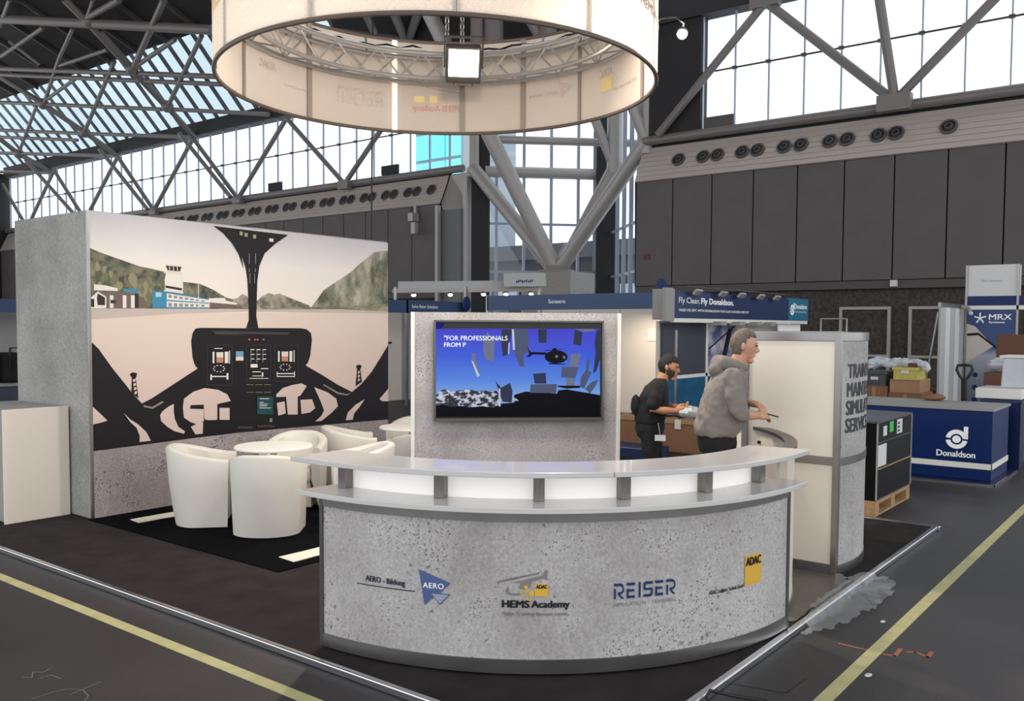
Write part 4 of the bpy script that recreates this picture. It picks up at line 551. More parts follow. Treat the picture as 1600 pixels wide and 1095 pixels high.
# stencilled REISER letters: each drawn with a cut
def reiser(fn, m, parent, nm='logo_letter'):
    A = .17 # stroke
    def q(*p): return list(p)
    bars = {
     'R': [q((0, .82), (.62, .82), (.78, .78), (.62, 1), (0, 1)), q((.78, .78), (.86, .66), (1, .66), (.9, .9), (.62, 1), (.62, .82)), q((.86, .66), (.86, .52), (.7, .44), (.38, .44), (.38, .27), (.8, .3), (1, .46), (1, .66)), q((.36, .30), (.58, .30), (1, 0), (.74, 0)), q((0, 0), (.2, 0), (.2, .62), (0, .7))],
     'E': [q((.0, 0), (.9, 0), (.9, .18), (.0, .18)), q((0, 0), (.22, 0), (.22, .62), (0, .62)), q((.22, .42), (.82, .42), (.82, .58), (.22, .58)), q((0, .82), (.9, .82), (.9, 1), (0, 1))],
     'I': [q((.1, 0), (.9, 0), (.9, 1), (.1, 1))],
     'S': [q((0, 0), (.8, 0), (1, .14), (.8, .18), (0, .18)), q((.78, .16), (1, .14), (1, .5), (.86, .58), (.78, .46)), q((.86, .58), (.2, .58), (.2, .42), (.8, .42)), q((0, .5), (.2, .42), (.22, .58), (.22, .84), (0, .84)), q((0, .84), (.22, .82), (1, .82), (1, 1), (.16, 1))]}
    x = 0; wd = {'R': 1, 'E': .92, 'I': .26, 'S': .98}; tot = sum(wd[c] for c in 'REISER')+5*.26
    for c in 'REISER':
        mb = MB()
        for bar in bars[c]: mb.add([fn((x+px*wd[c])/tot, py) for px, py in bar], [tuple(range(len(bar)))])
        mb.build(nm, m, parent); x += wd[c]+.26
reiser(on_cyl(C, RP, 230.06, 240.53, .445, .529), 'logo_navy', fpn)
cpoly('logo_square', [(255.35, .411), (259.91, .411), (259.91, .586), (255.35, .586)], 'adac_yellow')
ctext('logo_lettering', 'ADAC', 255.65, 259.7, .527, .574, 'ink', .035).location = (-.0006, -.0012, 0)
ctext('logo_lettering', 'ADAC Luftfahrt Technik GmbH', 247.17, 255.14, .408, .430, 'ink', .014)

# low curved wall that closes the ring behind the counter
cw = thing('curved_low_wall', 'low curved white wall between the reception counter and the tall tower', 'partition', (6.7, 2.7, GZ))
MB().arc(C, 1.85, 1.90, 278, 332, GZ+.04, 1.09, 28).build('panel', 'tower_white', cw, smooth=True)
MB().arc(C, 1.83, 1.915, 277.5, 332.5, 1.09, 1.115, 28).build('top_rail', 'alu_dark', cw, smooth=True)
MB().arc(C, 1.84, 1.91, 277.5, 332.5, GZ, GZ+.05, 28).build('kick_rail', 'alu', cw, smooth=True)
MB().lathe((C[0]+1.84*math.cos(R(318)), C[1]+1.84*math.sin(R(318)), 1.0), [(.012, -.012), (.014, 0), (.012, .012)], 10).build('bolt', 'black', cw)

# ---------------------------------------------------------------- tower with curved face
tw = thing('display_tower', 'tall cream and concrete-look display tower with aluminium frame and curved lettered face', 'display tower', (7.1, 2.6, GZ))
TC = (7.109, 3.474); TR = 1.35
def tarc(i0, i1, r): return [(TC[0]+r*math.sin(R(f)), TC[1]-r*math.cos(R(f))) for f in [i0+(i1-i0)*k/20 for k in range(21)]]
def tplan(g=0.0): return [(6.76-g, 2.92+g), (6.76-g, 2.17-g*.6)]+tarc(-15, 42, TR+g)+[(8.0+g, 2.92+g)]
for z0, z1, nm in ((GZ, .115, 'bottom_frame'), (.865, .93, 'middle_frame'), (1.80, 1.865, 'top_frame')):
    MB().prism(tplan(.004), z0, z1).build(nm, 'alu', tw, bevel=.003)
box('cap', 6.8, 7.9, 2.5, 2.88, 1.865, 1.87, 'alu', tw)
for z0, z1, cm in ((.115, .865, 'conc_light'), (.93, 1.80, 'conc_light')):
    box('side_panel', 6.765, 6.78, 2.2, 2.89, z0, z1, 'tower_white', tw)
    cpn = MB().arc(TC, TR-.02, TR-.002, 255.3, 312, z0, z1, 24).build('curved_panel', cm, tw, smooth=True)
    box('back_panel', 6.79, 8.0, 2.88, 2.9, z0, z1, 'tower_white', tw)
box('corner_post', 6.748, 6.80, 2.16, 2.205, GZ-.0, 1.867, 'alu', tw, bevel=.003); box('corner_post', 6.748, 6.79, 2.88, 2.93, GZ-.0, 1.867, 'alu', tw, bevel=.003); box('corner_post', 7.96, 8.0, 2.6, 2.92, GZ, 1.865, 'alu', tw)
for s, z0, a0, ln in (('TRAINING', 1.522, 260.2, 27), ('MAINTENANCE', 1.38, 259.9, 40), ('SIMULATION', 1.243, 259.5, 33), ('SERVICE', 1.108, 259.2, 23)):
    text('lettering', s, on_cyl(TC, TR+.002, a0, a0+ln, z0, z0+.106), 'dark_text', cpn, .02)

# ---------------------------------------------------------------- screen wall
tp_ = Vector((6.8, 5.3, 0)); tt = Vector((.70711, -.70711, 0)); tn = Vector((-.70711, -.70711, 0))
def onp(t, z, d=0): return tp_+tt*t+tn*d+Vector((0, 0, z))
sw = thing('screen_wall', 'square concrete-look panel wall with white edge strips behind the counter', 'partition', (6.8, 5.3, GZ))
MB().obox(onp(.06, 1.035, -.1), tt, tn, (0, 0, 1), .99, .06, .995).build('panel', 'conc_light', sw)
for t in (-.945, 1.065): MB().obox(onp(t, 1.035, -.095), tt, tn, (0, 0, 1), .018, .075, .995).build('edge_strip', 'white', sw, bevel=.003)
tv = thing('television', 'large flat television showing a helicopter film, mounted on the screen wall', 'television', onp(.07, 1.0))
MB().obox(onp(.075, 1.477, -.005), tt, tn, (0, 0, 1), .82, .035, .478).build('housing', 'black', tv, bevel=.006)
for t, z, a, b_ in ((.075, 1.948, .82, .008), (.075, 1.006, .82, .012), (-.737, 1.477, .008, .478), (.887, 1.477, .008, .478)): MB().obox(onp(t, z, .033), tt, tn, (0, 0, 1), a, .008, b_).build('bezel', 'alu_dark', tv)
grad_mat('tv_sky', [(0, (120, 160, 214)), (.25, (70, 122, 214)), (.6, (38, 76, 206)), (1, (40, 34, 190))], 1.22-1.0, 1.88-1.0, .3, 1.0)
for k, c in {'tvblue': (26, 22, 120), 'tvblack': (13, 13, 20), 'tvg1': (116, 122, 146), 'tvg2': (84, 92, 122), 'tvg3': (52, 58, 84), 'tvw': (200, 206, 222)}.items(): mat(k, (4, 4, 5), .3, spec=.08, emit=c, es=.85)
blotch('tvsnow', (16, 18, 34), (200, 206, 228), 15, .5, .58, (1, 1, 1.6), .9); M['tvsky'] = M['tv_sky']
TV = [('picture','tvsky',[[-0.727,1.872],[0.859,1.879],[0.868,1.026],[-0.726,1.037]]),('corner_glow','tvblue',[[-0.727,1.929],[-0.642,1.93],[-0.673,1.872],[-0.727,1.872]]),('snow_ridge','tvsnow',[[-0.726,1.241],[-0.68,1.288],[-0.641,1.296],[-0.562,1.275],[-0.484,1.288],[-0.405,1.295],[-0.326,1.274],[-0.263,1.287],[-0.2,1.268],[-0.152,1.286],[-0.112,1.239],[-0.112,1.115],[-0.726,1.119]]),('snow_ridge','tvsnow',[[0.015,1.222],[0.103,1.238],[0.207,1.206],[0.216,1.158],[0.136,1.13],[0.024,1.151]]),('ground','tvblack',[[-0.726,1.144],[-0.656,1.155],[-0.578,1.127],[-0.499,1.138],[-0.405,1.122],[-0.278,1.135],[-0.183,1.116],[-0.112,1.156],[0.024,1.167],[0.071,1.182],[0.023,1.222],[0.023,1.241],[0.135,1.273],[0.44,1.252],[0.456,1.284],[0.537,1.292],[0.866,1.235],[0.868,1.022],[-0.726,1.034]]),('floating_panel','tvg1',[[-0.234,1.846],[-0.273,1.775],[-0.28,1.665],[-0.256,1.579],[-0.177,1.558],[-0.167,1.783],[-0.218,1.807]]),('floating_panel','tvg3',[[-0.099,1.87],[0.004,1.871],[-0.027,1.744],[-0.035,1.634],[-0.087,1.61],[-0.107,1.776]]),('floating_panel','tvg2',[[-0.004,1.871],[0.155,1.871],[0.165,1.65],[0.109,1.634],[0.121,1.515],[0.077,1.515],[0.029,1.634]]),('floating_panel','tvg3',[[0.251,1.872],[0.336,1.872],[0.332,1.742],[0.26,1.742]]),('floating_panel','tvg3',[[0.61,1.873],[0.686,1.842],[0.671,1.715],[0.598,1.73]]),('floating_panel','tvg3',[[0.824,1.859],[0.859,1.875],[0.862,1.587],[0.828,1.475],[0.795,1.443],[0.818,1.651],[0.805,1.747]]),('floating_panel','tvg1',[[0.575,1.635],[0.672,1.635],[0.64,1.507],[0.559,1.515]]),('floating_panel','tvg2',[[0.487,1.511],[0.652,1.507],[0.617,1.399],[0.479,1.409]]),('floating_panel','tvg1',[[0.528,1.399],[0.617,1.396],[0.61,1.316],[0.529,1.324]]),('floating_panel','tvg2',[[0.737,1.587],[0.762,1.579],[0.746,1.475],[0.779,1.459],[0.707,1.299],[0.666,1.315],[0.674,1.411],[0.722,1.475]]),('floating_panel','tvg3',[[0.206,1.444],[0.329,1.452],[0.335,1.348],[0.222,1.349]]),('floating_panel','tvg2',[[0.182,1.341],[0.44,1.345],[0.432,1.256],[0.175,1.261]]),('floating_panel','tvg3',[[-0.16,1.381],[-0.105,1.31],[-0.017,1.357],[0.007,1.278],[-0.0,1.167],[-0.088,1.175],[-0.12,1.255]]),('floating_panel','tvg1',[[-0.39,1.649],[-0.346,1.633],[-0.351,1.578],[-0.308,1.453],[-0.335,1.416],[-0.382,1.539]]),('floating_panel','tvg2',[[0.78,1.363],[0.845,1.384],[0.813,1.315],[0.765,1.251],[0.715,1.299]]),('floating_panel','tvg1',[[0.605,1.877],[0.791,1.877],[0.824,1.859],[0.694,1.85]]),('panel_edge','tvw',[[-0.035,1.741],[-0.022,1.744],[-0.027,1.634],[-0.039,1.634]]),('panel_edge','tvw',[[-0.004,1.871],[0.017,1.871],[0.029,1.673],[0.008,1.673]]),('panel_edge','tvw',[[-0.39,1.571],[-0.374,1.567],[-0.308,1.426],[-0.333,1.416]]),('panel_edge','tvw',[[-0.128,1.302],[-0.112,1.302],[-0.107,1.131],[-0.128,1.131]]),('helicopter_body','tvblack',[[0.542,1.606],[0.535,1.582],[0.509,1.561],[0.474,1.547],[0.43,1.542],[0.387,1.547],[0.351,1.561],[0.325,1.582],[0.317,1.606],[0.325,1.63],[0.35,1.65],[0.386,1.665],[0.429,1.67],[0.473,1.665],[0.508,1.651],[0.534,1.63]]),('helicopter_tail','tvblack',[[0.148,1.701],[0.18,1.653],[0.333,1.65],[0.333,1.626],[0.197,1.631],[0.173,1.606],[0.138,1.606],[0.168,1.634]]),('helicopter_skid','tvblack',[[0.358,1.546],[0.519,1.539],[0.519,1.531],[0.358,1.536]]),('helicopter_rotor','tvblack',[[0.325,1.672],[0.485,1.679],[0.485,1.673],[0.325,1.665]]),('helicopter_mast','tvblack',[[0.397,1.692],[0.429,1.692],[0.437,1.658],[0.389,1.658]]),('helicopter_window','tvg1',[[0.421,1.622],[0.447,1.625],[0.447,1.6],[0.422,1.596]]),('helicopter_window','tvg1',[[0.494,1.622],[0.518,1.611],[0.522,1.59],[0.496,1.59]]),('deck_rail','tvblack',[[0.448,1.329],[0.666,1.328],[0.667,1.307],[0.537,1.3],[0.448,1.316]])]
mats = []; mb = MB()
for i, (n_, k, pts) in enumerate(TV):
    if k not in mats: mats.append(k)
    mb.add([onp(t, z, .0305+.0002*i) for t, z in pts], [tuple(range(len(pts)))], mats.index(k))
scr = mb.build('screen_picture', mats, tv, label='blue film still with a helicopter among flying panels')
mat('tv_text', (4, 4, 5), .3, emit=(232, 236, 244), es=1)
text('caption', '"FOR PROFESSIONALS', lambda x, y: onp(-.65+.605*x, 1.763+.045*y, .039), 'tv_text', tv, .012)
text('caption', 'FROM P', lambda x, y: onp(-.65+.207*x, 1.701+.041*y, .039), 'tv_text', tv, .018)

# ---------------------------------------------------------------- lounge: tub chairs and round tables
def make_chair():
    t = thing('tub_chair', 'x', 'chair')
    path = []
    for i in range(5): path.append((.30-.06*i*1.15, .31, 0, 1))
    for i in range(0, 25): a = R(90+180*i/24); path.append((.02+.31*math.cos(a)*1.02, .31*math.sin(a), math.cos(a), math.sin(a)))
    for i in range(4, -1, -1): path.append((.30-.06*i*1.15, -.31, 0, -1))
    prof = [(0.0, .012, 0), (0, .1, 0), (0, .40, 0), (0, None, -.03), (.010, None, -.01), (.032, None, 0), (.06, None, -.006), (.082, None, -.03), (.088, .44, 0), (.088, .30, 0)]
    vs = []; k = len(prof)
    for x, y, nx, ny in path:
        u_ = (x+.3)/.6; h = .63+.11*(1-min(1, max(0, (u_-.05)/.9)))**1.3
        for d, z, dz in prof:
            zz = h+dz if z is None else z
            q = min(1, zz/.6); sb = .70+.30*q**.8 if x < 0 else .95+.05*q
            vs.append(((x-nx*d)*sb if x < .02 else x*sb, (y-ny*d)*(.94+.06*q), zz))
    fs = [(i*k+j, i*k+j+1, (i+1)*k+j+1, (i+1)*k+j) for i in range(len(path)-1) for j in range(k-1)]
    fs += [tuple(range(k-1, -1, -1)), tuple((len(path)-1)*k+j for j in range(k))]
    MB().add(vs, fs).build('shell', 'leather', t, smooth=True)
    MB().box(-.2, .275, -.215, .215, .26, .42).build('seat_cushion', 'leather', t, bevel=.045, seg=3)
    MB().box(-.15, .25, -.2, .2, .012, .27).build('base', 'leather', t, bevel=.01)
    return t
chair0 = make_chair(); used = [False]
def put_chair(x, y, fx, fy, label):
    c = chair0 if not used[0] else copy_tree(chair0); used[0] = True
    c.location = (x, y, GZ+.006); c.rotation_euler = (0, 0, math.atan2(fy, fx)); c['label'] = label; c['group'] = 'white tub chairs in the lounge'
T1 = (5.25, 6.93); T2 = (7.25, 7.08)
put_chair(4.88, 6.55, .75, .65, 'white leather tub chair turned away, nearest to the viewer')
put_chair(4.78, 7.42, .74, -.67, 'leftmost white leather tub chair, seen from its side by the mural')
put_chair(5.92, 7.42, -.8, -.6, 'white leather tub chair behind the front round table, facing the viewer')
put_chair(5.83, 6.32, -.75, .6, 'white leather tub chair half hidden behind the left end of the counter')
put_chair(6.72, 7.55, .78, -.62, 'white leather tub chair by the mural wall, left of the rear round table')
put_chair(6.86, 6.58, .6, .8, 'white leather tub chair turned away, before the rear round table')
put_chair(7.80, 7.55, -.8, -.6, 'white leather tub chair behind the rear table, mostly hidden by the screen wall')
def make_table():
    t = thing('round_table', 'x', 'table')
    MB().lathe((0, 0, 0), [(.345, .695), (.36, .70), (.36, .715), (.352, .722)], 40).build('table_top', 'white', t, smooth=True)
    MB().lathe((0, 0, 0), [(.032, .02), (.032, .69)], 18).build('pole', 'chrome', t, smooth=True)
    MB().lathe((0, 0, 0), [(.22, 0), (.22, .01), (.05, .022), (.034, .04)], 32).build('foot', 'chrome', t, smooth=True)
    MB().lathe((0, 0, 0), [(.06, .68), (.09, .694)], 18).build('top_mount', 'chrome', t)
    return t
tb = make_table(); tb.location = (T1[0], T1[1], GZ+.006); setp(tb, 'round white table on a chrome pole among the front tub chairs', 'table', 'round lounge tables')
tb2 = copy_tree(tb); tb2.location = (T2[0], T2[1], GZ+.006); tb2['label'] = 'round white table farther back, partly hidden by the screen wall'

# ---------------------------------------------------------------- hanging ring banner, truss, lamps
RC = (6.24, 5.73)
rg = thing('ring_banner', 'large hanging ring banner with pale concrete print, lit cream inside', 'banner', (6.24, 5.73, 4.1))
seams = [116.2, 87.2, 57.4, 35.0, 14.1, -7.4, -41, -72, -103, -134, -165, -196, -215, -243.8]
for a, b_ in zip(seams, seams[1:]):
    MB().arc(RC, 1.985, 2.0, b_+.08, a-.08, 4.12, 5.12, 12, 0, 1).build('banner_panel', ['conc_ring', 'inner_fabric'], rg, smooth=True)
def circ(r, z, n=96): return [(RC[0]+r*math.cos(2*math.pi*i/n), RC[1]+r*math.sin(2*math.pi*i/n), z) for i in range(n)]
MB().tube(circ(1.99, 4.11), .02, 8, closed=True).build('bottom_rim', 'rim', rg, smooth=True)
MB().tube(circ(1.99, 5.13), .02, 8, closed=True).build('top_rim', 'rim', rg, smooth=True)
for k, a in enumerate(seams[:-1]):
    d = Vector((math.cos(R(a)), math.sin(R(a)), 0)); t = Vector((-d.y, d.x, 0))
    MB().obox(Vector((RC[0], RC[1], 4.62))+d*1.975, d, t, (0, 0, 1), .012, .018 if k in (0, 5) else .028, .5).build('seam_or_light_gap', 'seam_gap_glow' if k == 2 else 'inner_seam', rg)  # third seam is light through a gap, put in as a glowing strip
def rtext(s, a0, a1, z0, z1, m, b_=0.01): return text('ghost_lettering', s, on_cyl(RC, 1.978, a0, a1, z0, z1), m, rg, b_)
reiser(on_cyl(RC, 1.978, 61.4, 77.1, 4.36, 4.54), 'ghost_grey', rg, 'ghost_letter')
rtext('HEMS Academy', 36.1, 51.2, 4.335, 4.425, 'ghost_red', .02); rtext('ADAC', 337.9, 344, 4.515, 4.60, 'ghost_grey', .02); rtext('AERO - Bildung', 1.3, 12, 4.455, 4.50, 'ghost_grey'); rtext('ADAC Luftfahrt Technik GmbH', 323.9, 337.1, 4.34, 4.375, 'ghost_grey'); rtext('ADAC', 100.5, 107.8, 4.50, 4.58, 'ghost_grey', .02)
def rpoly(n_, pts, m, r=1.978): return MB().add([(RC[0]+r*math.cos(R(a)), RC[1]+r*math.sin(R(a)), z) for a, z in pts], [tuple(range(len(pts)))]).build(n_, m, rg)
rpoly('ghost_square', [(338.2, 4.364), (343.3, 4.364), (343.3, 4.51), (338.2, 4.51)], 'ghost_yellow'); rpoly('ghost_square', [(47.5, 4.45), (51, 4.45), (51, 4.52), (47.5, 4.52)], 'ghost_yellow'); rpoly('ghost_square', [(43.2, 4.45), (45.8, 4.45), (45.8, 4.53), (43.2, 4.53)], 'ghost_yellow')
rpoly('ghost_blade', [(36, 4.56), (47, 4.62), (47, 4.635), (36, 4.575)], 'ghost_grey'); rpoly('ghost_triangle', [(1, 4.60), (-4, 4.54), (0, 4.41)], 'ghost_grey'); rpoly('ghost_rule', [(88, 4.40), (97, 4.40), (97, 4.41), (88, 4.41)], 'ghost_grey')
text('outside_lettering', 'HEMS Academy', on_cyl(RC, 2.004, 277, 303, 4.50, 4.60), 'logo_grey', rg, .02)
text('outside_lettering', 'REISER', on_cyl(RC, 2.004, 150, 176, 4.50, 4.68), 'ghost_yellow', rg, .02)
cp2 = thing('circular_truss', 'round aluminium lattice truss inside the hanging ring', 'truss', (6.24, 5.73, 4.66))
RT = [(1.72, 4.66), (1.72, 4.93), (1.93, 4.66), (1.93, 4.93)]
for r, z in RT: MB().tube(circ(r, z, 80), .025, 8, closed=True).build('chord', 'truss_alu', cp2, smooth=True)
def rp(r, a, z): return (RC[0]+r*math.cos(R(a)), RC[1]+r*math.sin(R(a)), z)
nb_ = 44
for i in range(nb_):
    a = i*360/nb_; b_ = (i+1)*360/nb_; u = i % 2
    tube('brace', rp(1.72, a, 4.66 if u else 4.93), rp(1.72, b_, 4.93 if u else 4.66), .010, 'truss_alu', cp2, 6)
    tube('brace', rp(1.72 if u else 1.93, a, 4.66), rp(1.93 if u else 1.72, b_, 4.66), .010, 'truss_alu', cp2, 6)
    tube('brace', rp(1.93, a, 4.93 if u else 4.66), rp(1.93, b_, 4.66 if u else 4.93), .010, 'truss_alu', cp2, 6)
    if i % 11 == 5: tube('strut', rp(1.72, a, 4.66), rp(1.72, a, 4.93), .014, 'truss_alu', cp2, 6)
for i in range(12):
    a = i*30+7; tube('hanger', rp(1.94, a, 4.9), rp(1.985, a, 5.12), .012, 'alu', cp2, 6)
# loose cable along the top chord
def wig(a0, a1, r, z, n=40, amp=.03): return [rp(r+random.uniform(-amp, amp), a0+(a1-a0)*i/n, z+random.uniform(0, amp*1.6)) for i in range(n+1)]
cb = MB().tube(wig(-60, 120, 1.8, 4.96), .012, 6).build('cable', 'paper', loc=(6.24, 5.73, 4.96), smooth=True); setp(cb, 'pale power cable lying loosely along the top of the round truss', 'cable')
cb = MB().tube(wig(-40, 135, 1.86, 4.97, amp=.05), .012, 6).build('cable', 'black', loc=(6.24, 5.73, 4.97), smooth=True); setp(cb, 'black cable snaking along the top of the round truss', 'cable')
for j, (x, y) in enumerate(((7.12, 6.43), (7.36, 6.43))):
    ch = thing('hoist_chain', ('left' if j == 0 else 'right')+' hanging chain above the bright floodlight', 'chain', (x, y, 4.9), 'hoist chains above the floodlight')
    for k in range(26):
        z = 4.95+k*.075; e = Vector((1, 0, 0)) if k % 2 else Vector((0, 1, 0))
        MB().tube([Vector((x, y, z))+e*.022*math.cos(t*.785)+Vector((0, 0, .048*math.sin(t*.785))) for t in range(8)], .008, 5, closed=True).build('link', 'alu', ch, smooth=True)
def floodlight(pos, aim, label, power, visible=True, col=(1, .9, .78)):
    pos = Vector(pos); d = (Vector(aim)-pos).normalized(); s_ = d.cross(Vector((0, 0, 1))).normalized(); q = s_.cross(d).normalized()
    f = thing('floodlight', label, 'floodlight', pos, 'floodlights on the round truss')
    hs = MB().obox(pos, s_, q, d, .185, .19, .07).build('housing', 'steel_dark', f, bevel=.015)
    MB().obox(pos-d*.1, s_, q, d, .15, .13, .05).build('heat_sink', 'steel_dark', f)
    lens = MB().obox(pos+d*.073+q*.03, s_, q, d, .155, .14, .004).build('lens', 'flood_glow', hs)
    for sg in (-1, 1):
        MB().obox(pos+s_*.2*sg+q*.12, s_, q, d, .008, .16, .02).build('yoke_arm', 'steel_dark', f)
        MB().tube([pos+s_*.1*sg-q*.19, pos+s_*.1*sg-q*.225], .014, 8).build('bolt', 'chrome', hs)
    MB().obox(pos+q*.28, s_, q, d, .208, .008, .02).build('yoke_bar', 'steel_dark', f)
    l = bpy.data.lights.new('floodlight_beam', 'AREA'); l.energy = power; l.size = .3; l.color = col; l.spread = R(150)
    lo = bpy.data.objects.new('floodlight_beam', l); COL.objects.link(lo); lo.parent = f
    z = -d; mw_ = Matrix((s_, q, z)).transposed().to_4x4(); mw_.translation = d*.1; lo.matrix_local = mw_
    return f
floodlight((7.30, 6.36, 4.68), (3.4, 2.6, .9), 'square floodlight glaring toward the viewer from inside the hanging ring', 105)
floodlight((5.35, 4.45, 4.62), (6.2, 8.4, 1.0), 'floodlight on the near side of the round truss aimed at the mural wall', 48)
floodlight((6.15, 4.2, 4.66), (6.6, 2.6, 1.0), 'unseen added floodlight on the near side of the round truss aimed at the tower', 60)  # added lamp, hidden behind the near banner, brightening the tower side
# small arm light on the outside of the ring
al = thing('arm_spotlight', 'small bright spotlight on a curved arm outside the hanging ring', 'spotlight', (7.62, 4.1, 4.66))
base = Vector((7.55, 4.22, 4.72)); tip = Vector((7.74, 4.02, 4.66))
MB().tube([base, base+Vector((.05, -.05, .07)), base+Vector((.15, -.16, .08)), base+Vector((.2, -.21, .03)), tip], .010, 8).build('arm', 'chrome', al, smooth=True)
MB().sphere(tip, .055, .055, .06).build('lamp_head', 'alu', al, smooth=True)
MB().sphere(tip+Vector((-.035, -.02, -.02)), .045, .045, .045).build('bulb', 'lamp_glow', al, smooth=True)
l = bpy.data.lights.new('spot_beam', 'POINT'); l.energy = 55; l.color = (1, .9, .78); l.shadow_soft_size = .05; lo = bpy.data.objects.new('spot_beam', l); COL.objects.link(lo); lo.parent = al; lo.location = tip+Vector((-.02, -.1, -.06))-Vector(al.location)

# ================================================================== FLOOR MARKS
tp1 = box('floor_tape', 2.85, 2.93, -2, 20, 0, .002, 'tape'); setp(tp1, 'yellow tape line on the floor along the left side of the platform', 'tape', 'yellow floor tape lines')
tp2 = box('floor_tape', .5, 27, 1.455, 1.535, 0, .002, 'tape'); setp(tp2, 'yellow tape line on the floor along the right side of the platform', 'tape', 'yellow floor tape lines')
def mark(name, pts, r, m, label, cat, z=.0015):
    mb = MB(); w_ = r
    for (a, b_) in zip(pts, pts[1:]):
        a = Vector((a[0], a[1], 0)); b_ = Vector((b_[0], b_[1], 0)); d = (b_-a).normalized(); t = Vector((-d.y, d.x, 0))*w_
        a2, b2 = a-d*w_*.5, b_+d*w_*.5
        mb.add([(q.x, q.y, z) for q in (a2-t, b2-t, b2+t, a2+t)], [(0, 1, 2, 3)])
    o = mb.build(name, m, loc=(pts[0][0], pts[0][1], 0)); setp(o, label, cat)

mark('chalk_mark', [(2.02,4.65),(2.08,4.65),(2.14,4.65),(2.2,4.63),(2.24,4.56),(2.22,4.46),(2.18,4.42)], .003, 'chalk', 'pale chalk arc on the floor at the lower left', 'chalk mark')
mark('chalk_mark', [(2.17,4.55),(2.35,4.59)], .003, 'chalk', 'straight chalk stroke crossing the chalk arc at the lower left', 'chalk mark')
mark('chalk_mark', [(2.12,4.98),(2.15,4.93),(2.19,5.01),(2.22,4.96),(2.27,4.98)], .003, 'chalk', 'chalk scribble on the floor above the chalk arc', 'chalk mark')
mark('chalk_mark', [(2.17,4.89),(2.23,4.89),(2.24,4.8)], .003, 'chalk', 'bent chalk stroke between the scribble and the chalk arc', 'chalk mark')
mark('paint_mark', [(5.41,1.7),(5.4,1.54)], .012, 'orange_mark', 'orange paint stroke left of the right yellow tape', 'paint mark')
mark('paint_mark', [(5.39,1.44),(5.4,1.38),(5.55,1.386)], .013, 'orange_mark', 'orange hook-shaped paint mark right of the yellow tape', 'paint mark')
mark('paint_mark', [(5.51,1.34),(5.55,1.305),(5.5,1.226),(5.61,1.227)], .013, 'orange_mark', 'orange zigzag paint mark at the right of the floor', 'paint mark')
mark('floor_seam', [(4.4,2.1),(4.496,1.68),(4.76,1.67)], .004, 'black', 'dark saw cut in the floor before the counter', 'floor seam')


# protective film left on the platform
fp = [(5.50,2.02),(6.05,2.02),(6.65,2.02),(6.80,2.10),(6.76,2.30),(6.76,2.60),(6.2,2.55),(5.6,2.20)]
def sheet(name, poly, z, m, label, cat, amp=.012, sub=.045):
    xs = [p[0] for p in poly]; ys = [p[1] for p in poly]
    def inside(x, y):
        c = False; n = len(poly)
        for i in range(n):
            (x1, y1), (x2, y2) = poly[i], poly[i-1]
            if (y1 > y) != (y2 > y) and x < (x2-x1)*(y-y1)/(y2-y1)+x1: c = not c
        return c
    nx = int((max(xs)-min(xs))/sub)+1; ny = int((max(ys)-min(ys))/sub)+1; idx = {}; vs = []; fs = []
    for i in range(nx+1):
        for j in range(ny+1):
            x = min(xs)+i*sub; y = min(ys)+j*sub; zz = z(x, y) if callable(z) else z
            idx[i, j] = len(vs); vs.append((x+random.uniform(-.01, .01), y+random.uniform(-.01, .01), zz+random.uniform(0, amp)))
    for i in range(nx):
        for j in range(ny):
            if inside(min(xs)+(i+.5)*sub, min(ys)+(j+.5)*sub): fs.append((idx[i, j], idx[i+1, j], idx[i+1, j+1], idx[i, j+1]))
    usedv = sorted({v for f in fs for v in f}); mp_ = {v: k for k, v in enumerate(usedv)}
    o = MB().add([vs[v] for v in usedv], [tuple(mp_[v] for v in f) for f in fs]).build(name, m, loc=(sum(xs)/len(xs), sum(ys)/len(ys), 0), smooth=True); setp(o, label, cat); return o
mat('carpet_film', (92, 86, 78), .35, spec=.5, var=.15, vscale=5)
sheet('protective_film', fp, GZ+.002, 'carpet_film', 'brownish protective film still covering the platform carpet beside the counter', 'film', .004)
pf2 = [(5.36,1.90),(5.62,1.80),(6.1,1.74),(6.6,1.72),(6.92,1.78),(7.02,1.88),(6.85,2.06),(6.4,2.04),(5.9,2.04)]
sheet('crumpled_film', pf2, lambda x, y: .05 if y > 1.93 else .012, 'film', 'crumpled clear plastic sheet lying over the platform edge right of the counter', 'plastic sheet', .022, .04)
ck = MB().tube([(4.02, 1.86, .02), (4.05, 1.92, .06), (4.12, 1.93, .07), (4.22, 1.86, .03), (4.3, 1.72, .012), (4.25, 1.5, .012)], .009, 8).build('floor_cable', 'black', loc=(4.1, 1.8, 0), smooth=True); setp(ck, 'thin black cable looping over the platform edge in the foreground', 'cable')

# ================================================================== NEIGHBOURING STANDS
def post(p, x, y, h, m='alu'): box('post', x-.03, x+.03, y-.03, y+.03, 0, h, m, p)
s1 = thing('exhibition_stand', 'neighbouring white shell stand with a long blue fascia behind the screen wall', 'exhibition stand', (15.5, 10.2, 0))
fa1 = box('fascia', 14.97, 15.03, 8.12, 12.35, 2.24, 2.55, 'blue_fascia', s1); text('fascia_lettering', 'Sunaero', on_x(14.965, 10.72, 10.3, 2.37, 2.45), 'letter_white', fa1)
for y in (8.12, 12.35): post(s1, 15.0, y, 2.56)
box('back_wall', 17.0, 17.05, 8.15, 12.35, 0, 2.3, 'wall_white', s1)
for k, (a, b_) in enumerate(((8.16, 9.15), (9.17, 10.2), (10.22, 11.25), (11.27, 12.32))): box('wall_panel', 16.96, 17.0, a, b_, .03, 2.27, 'wall_white', s1)
box('side_wall', 15.04, 16.95, 8.1, 8.14, 0, 2.5, 'wall_white', s1)
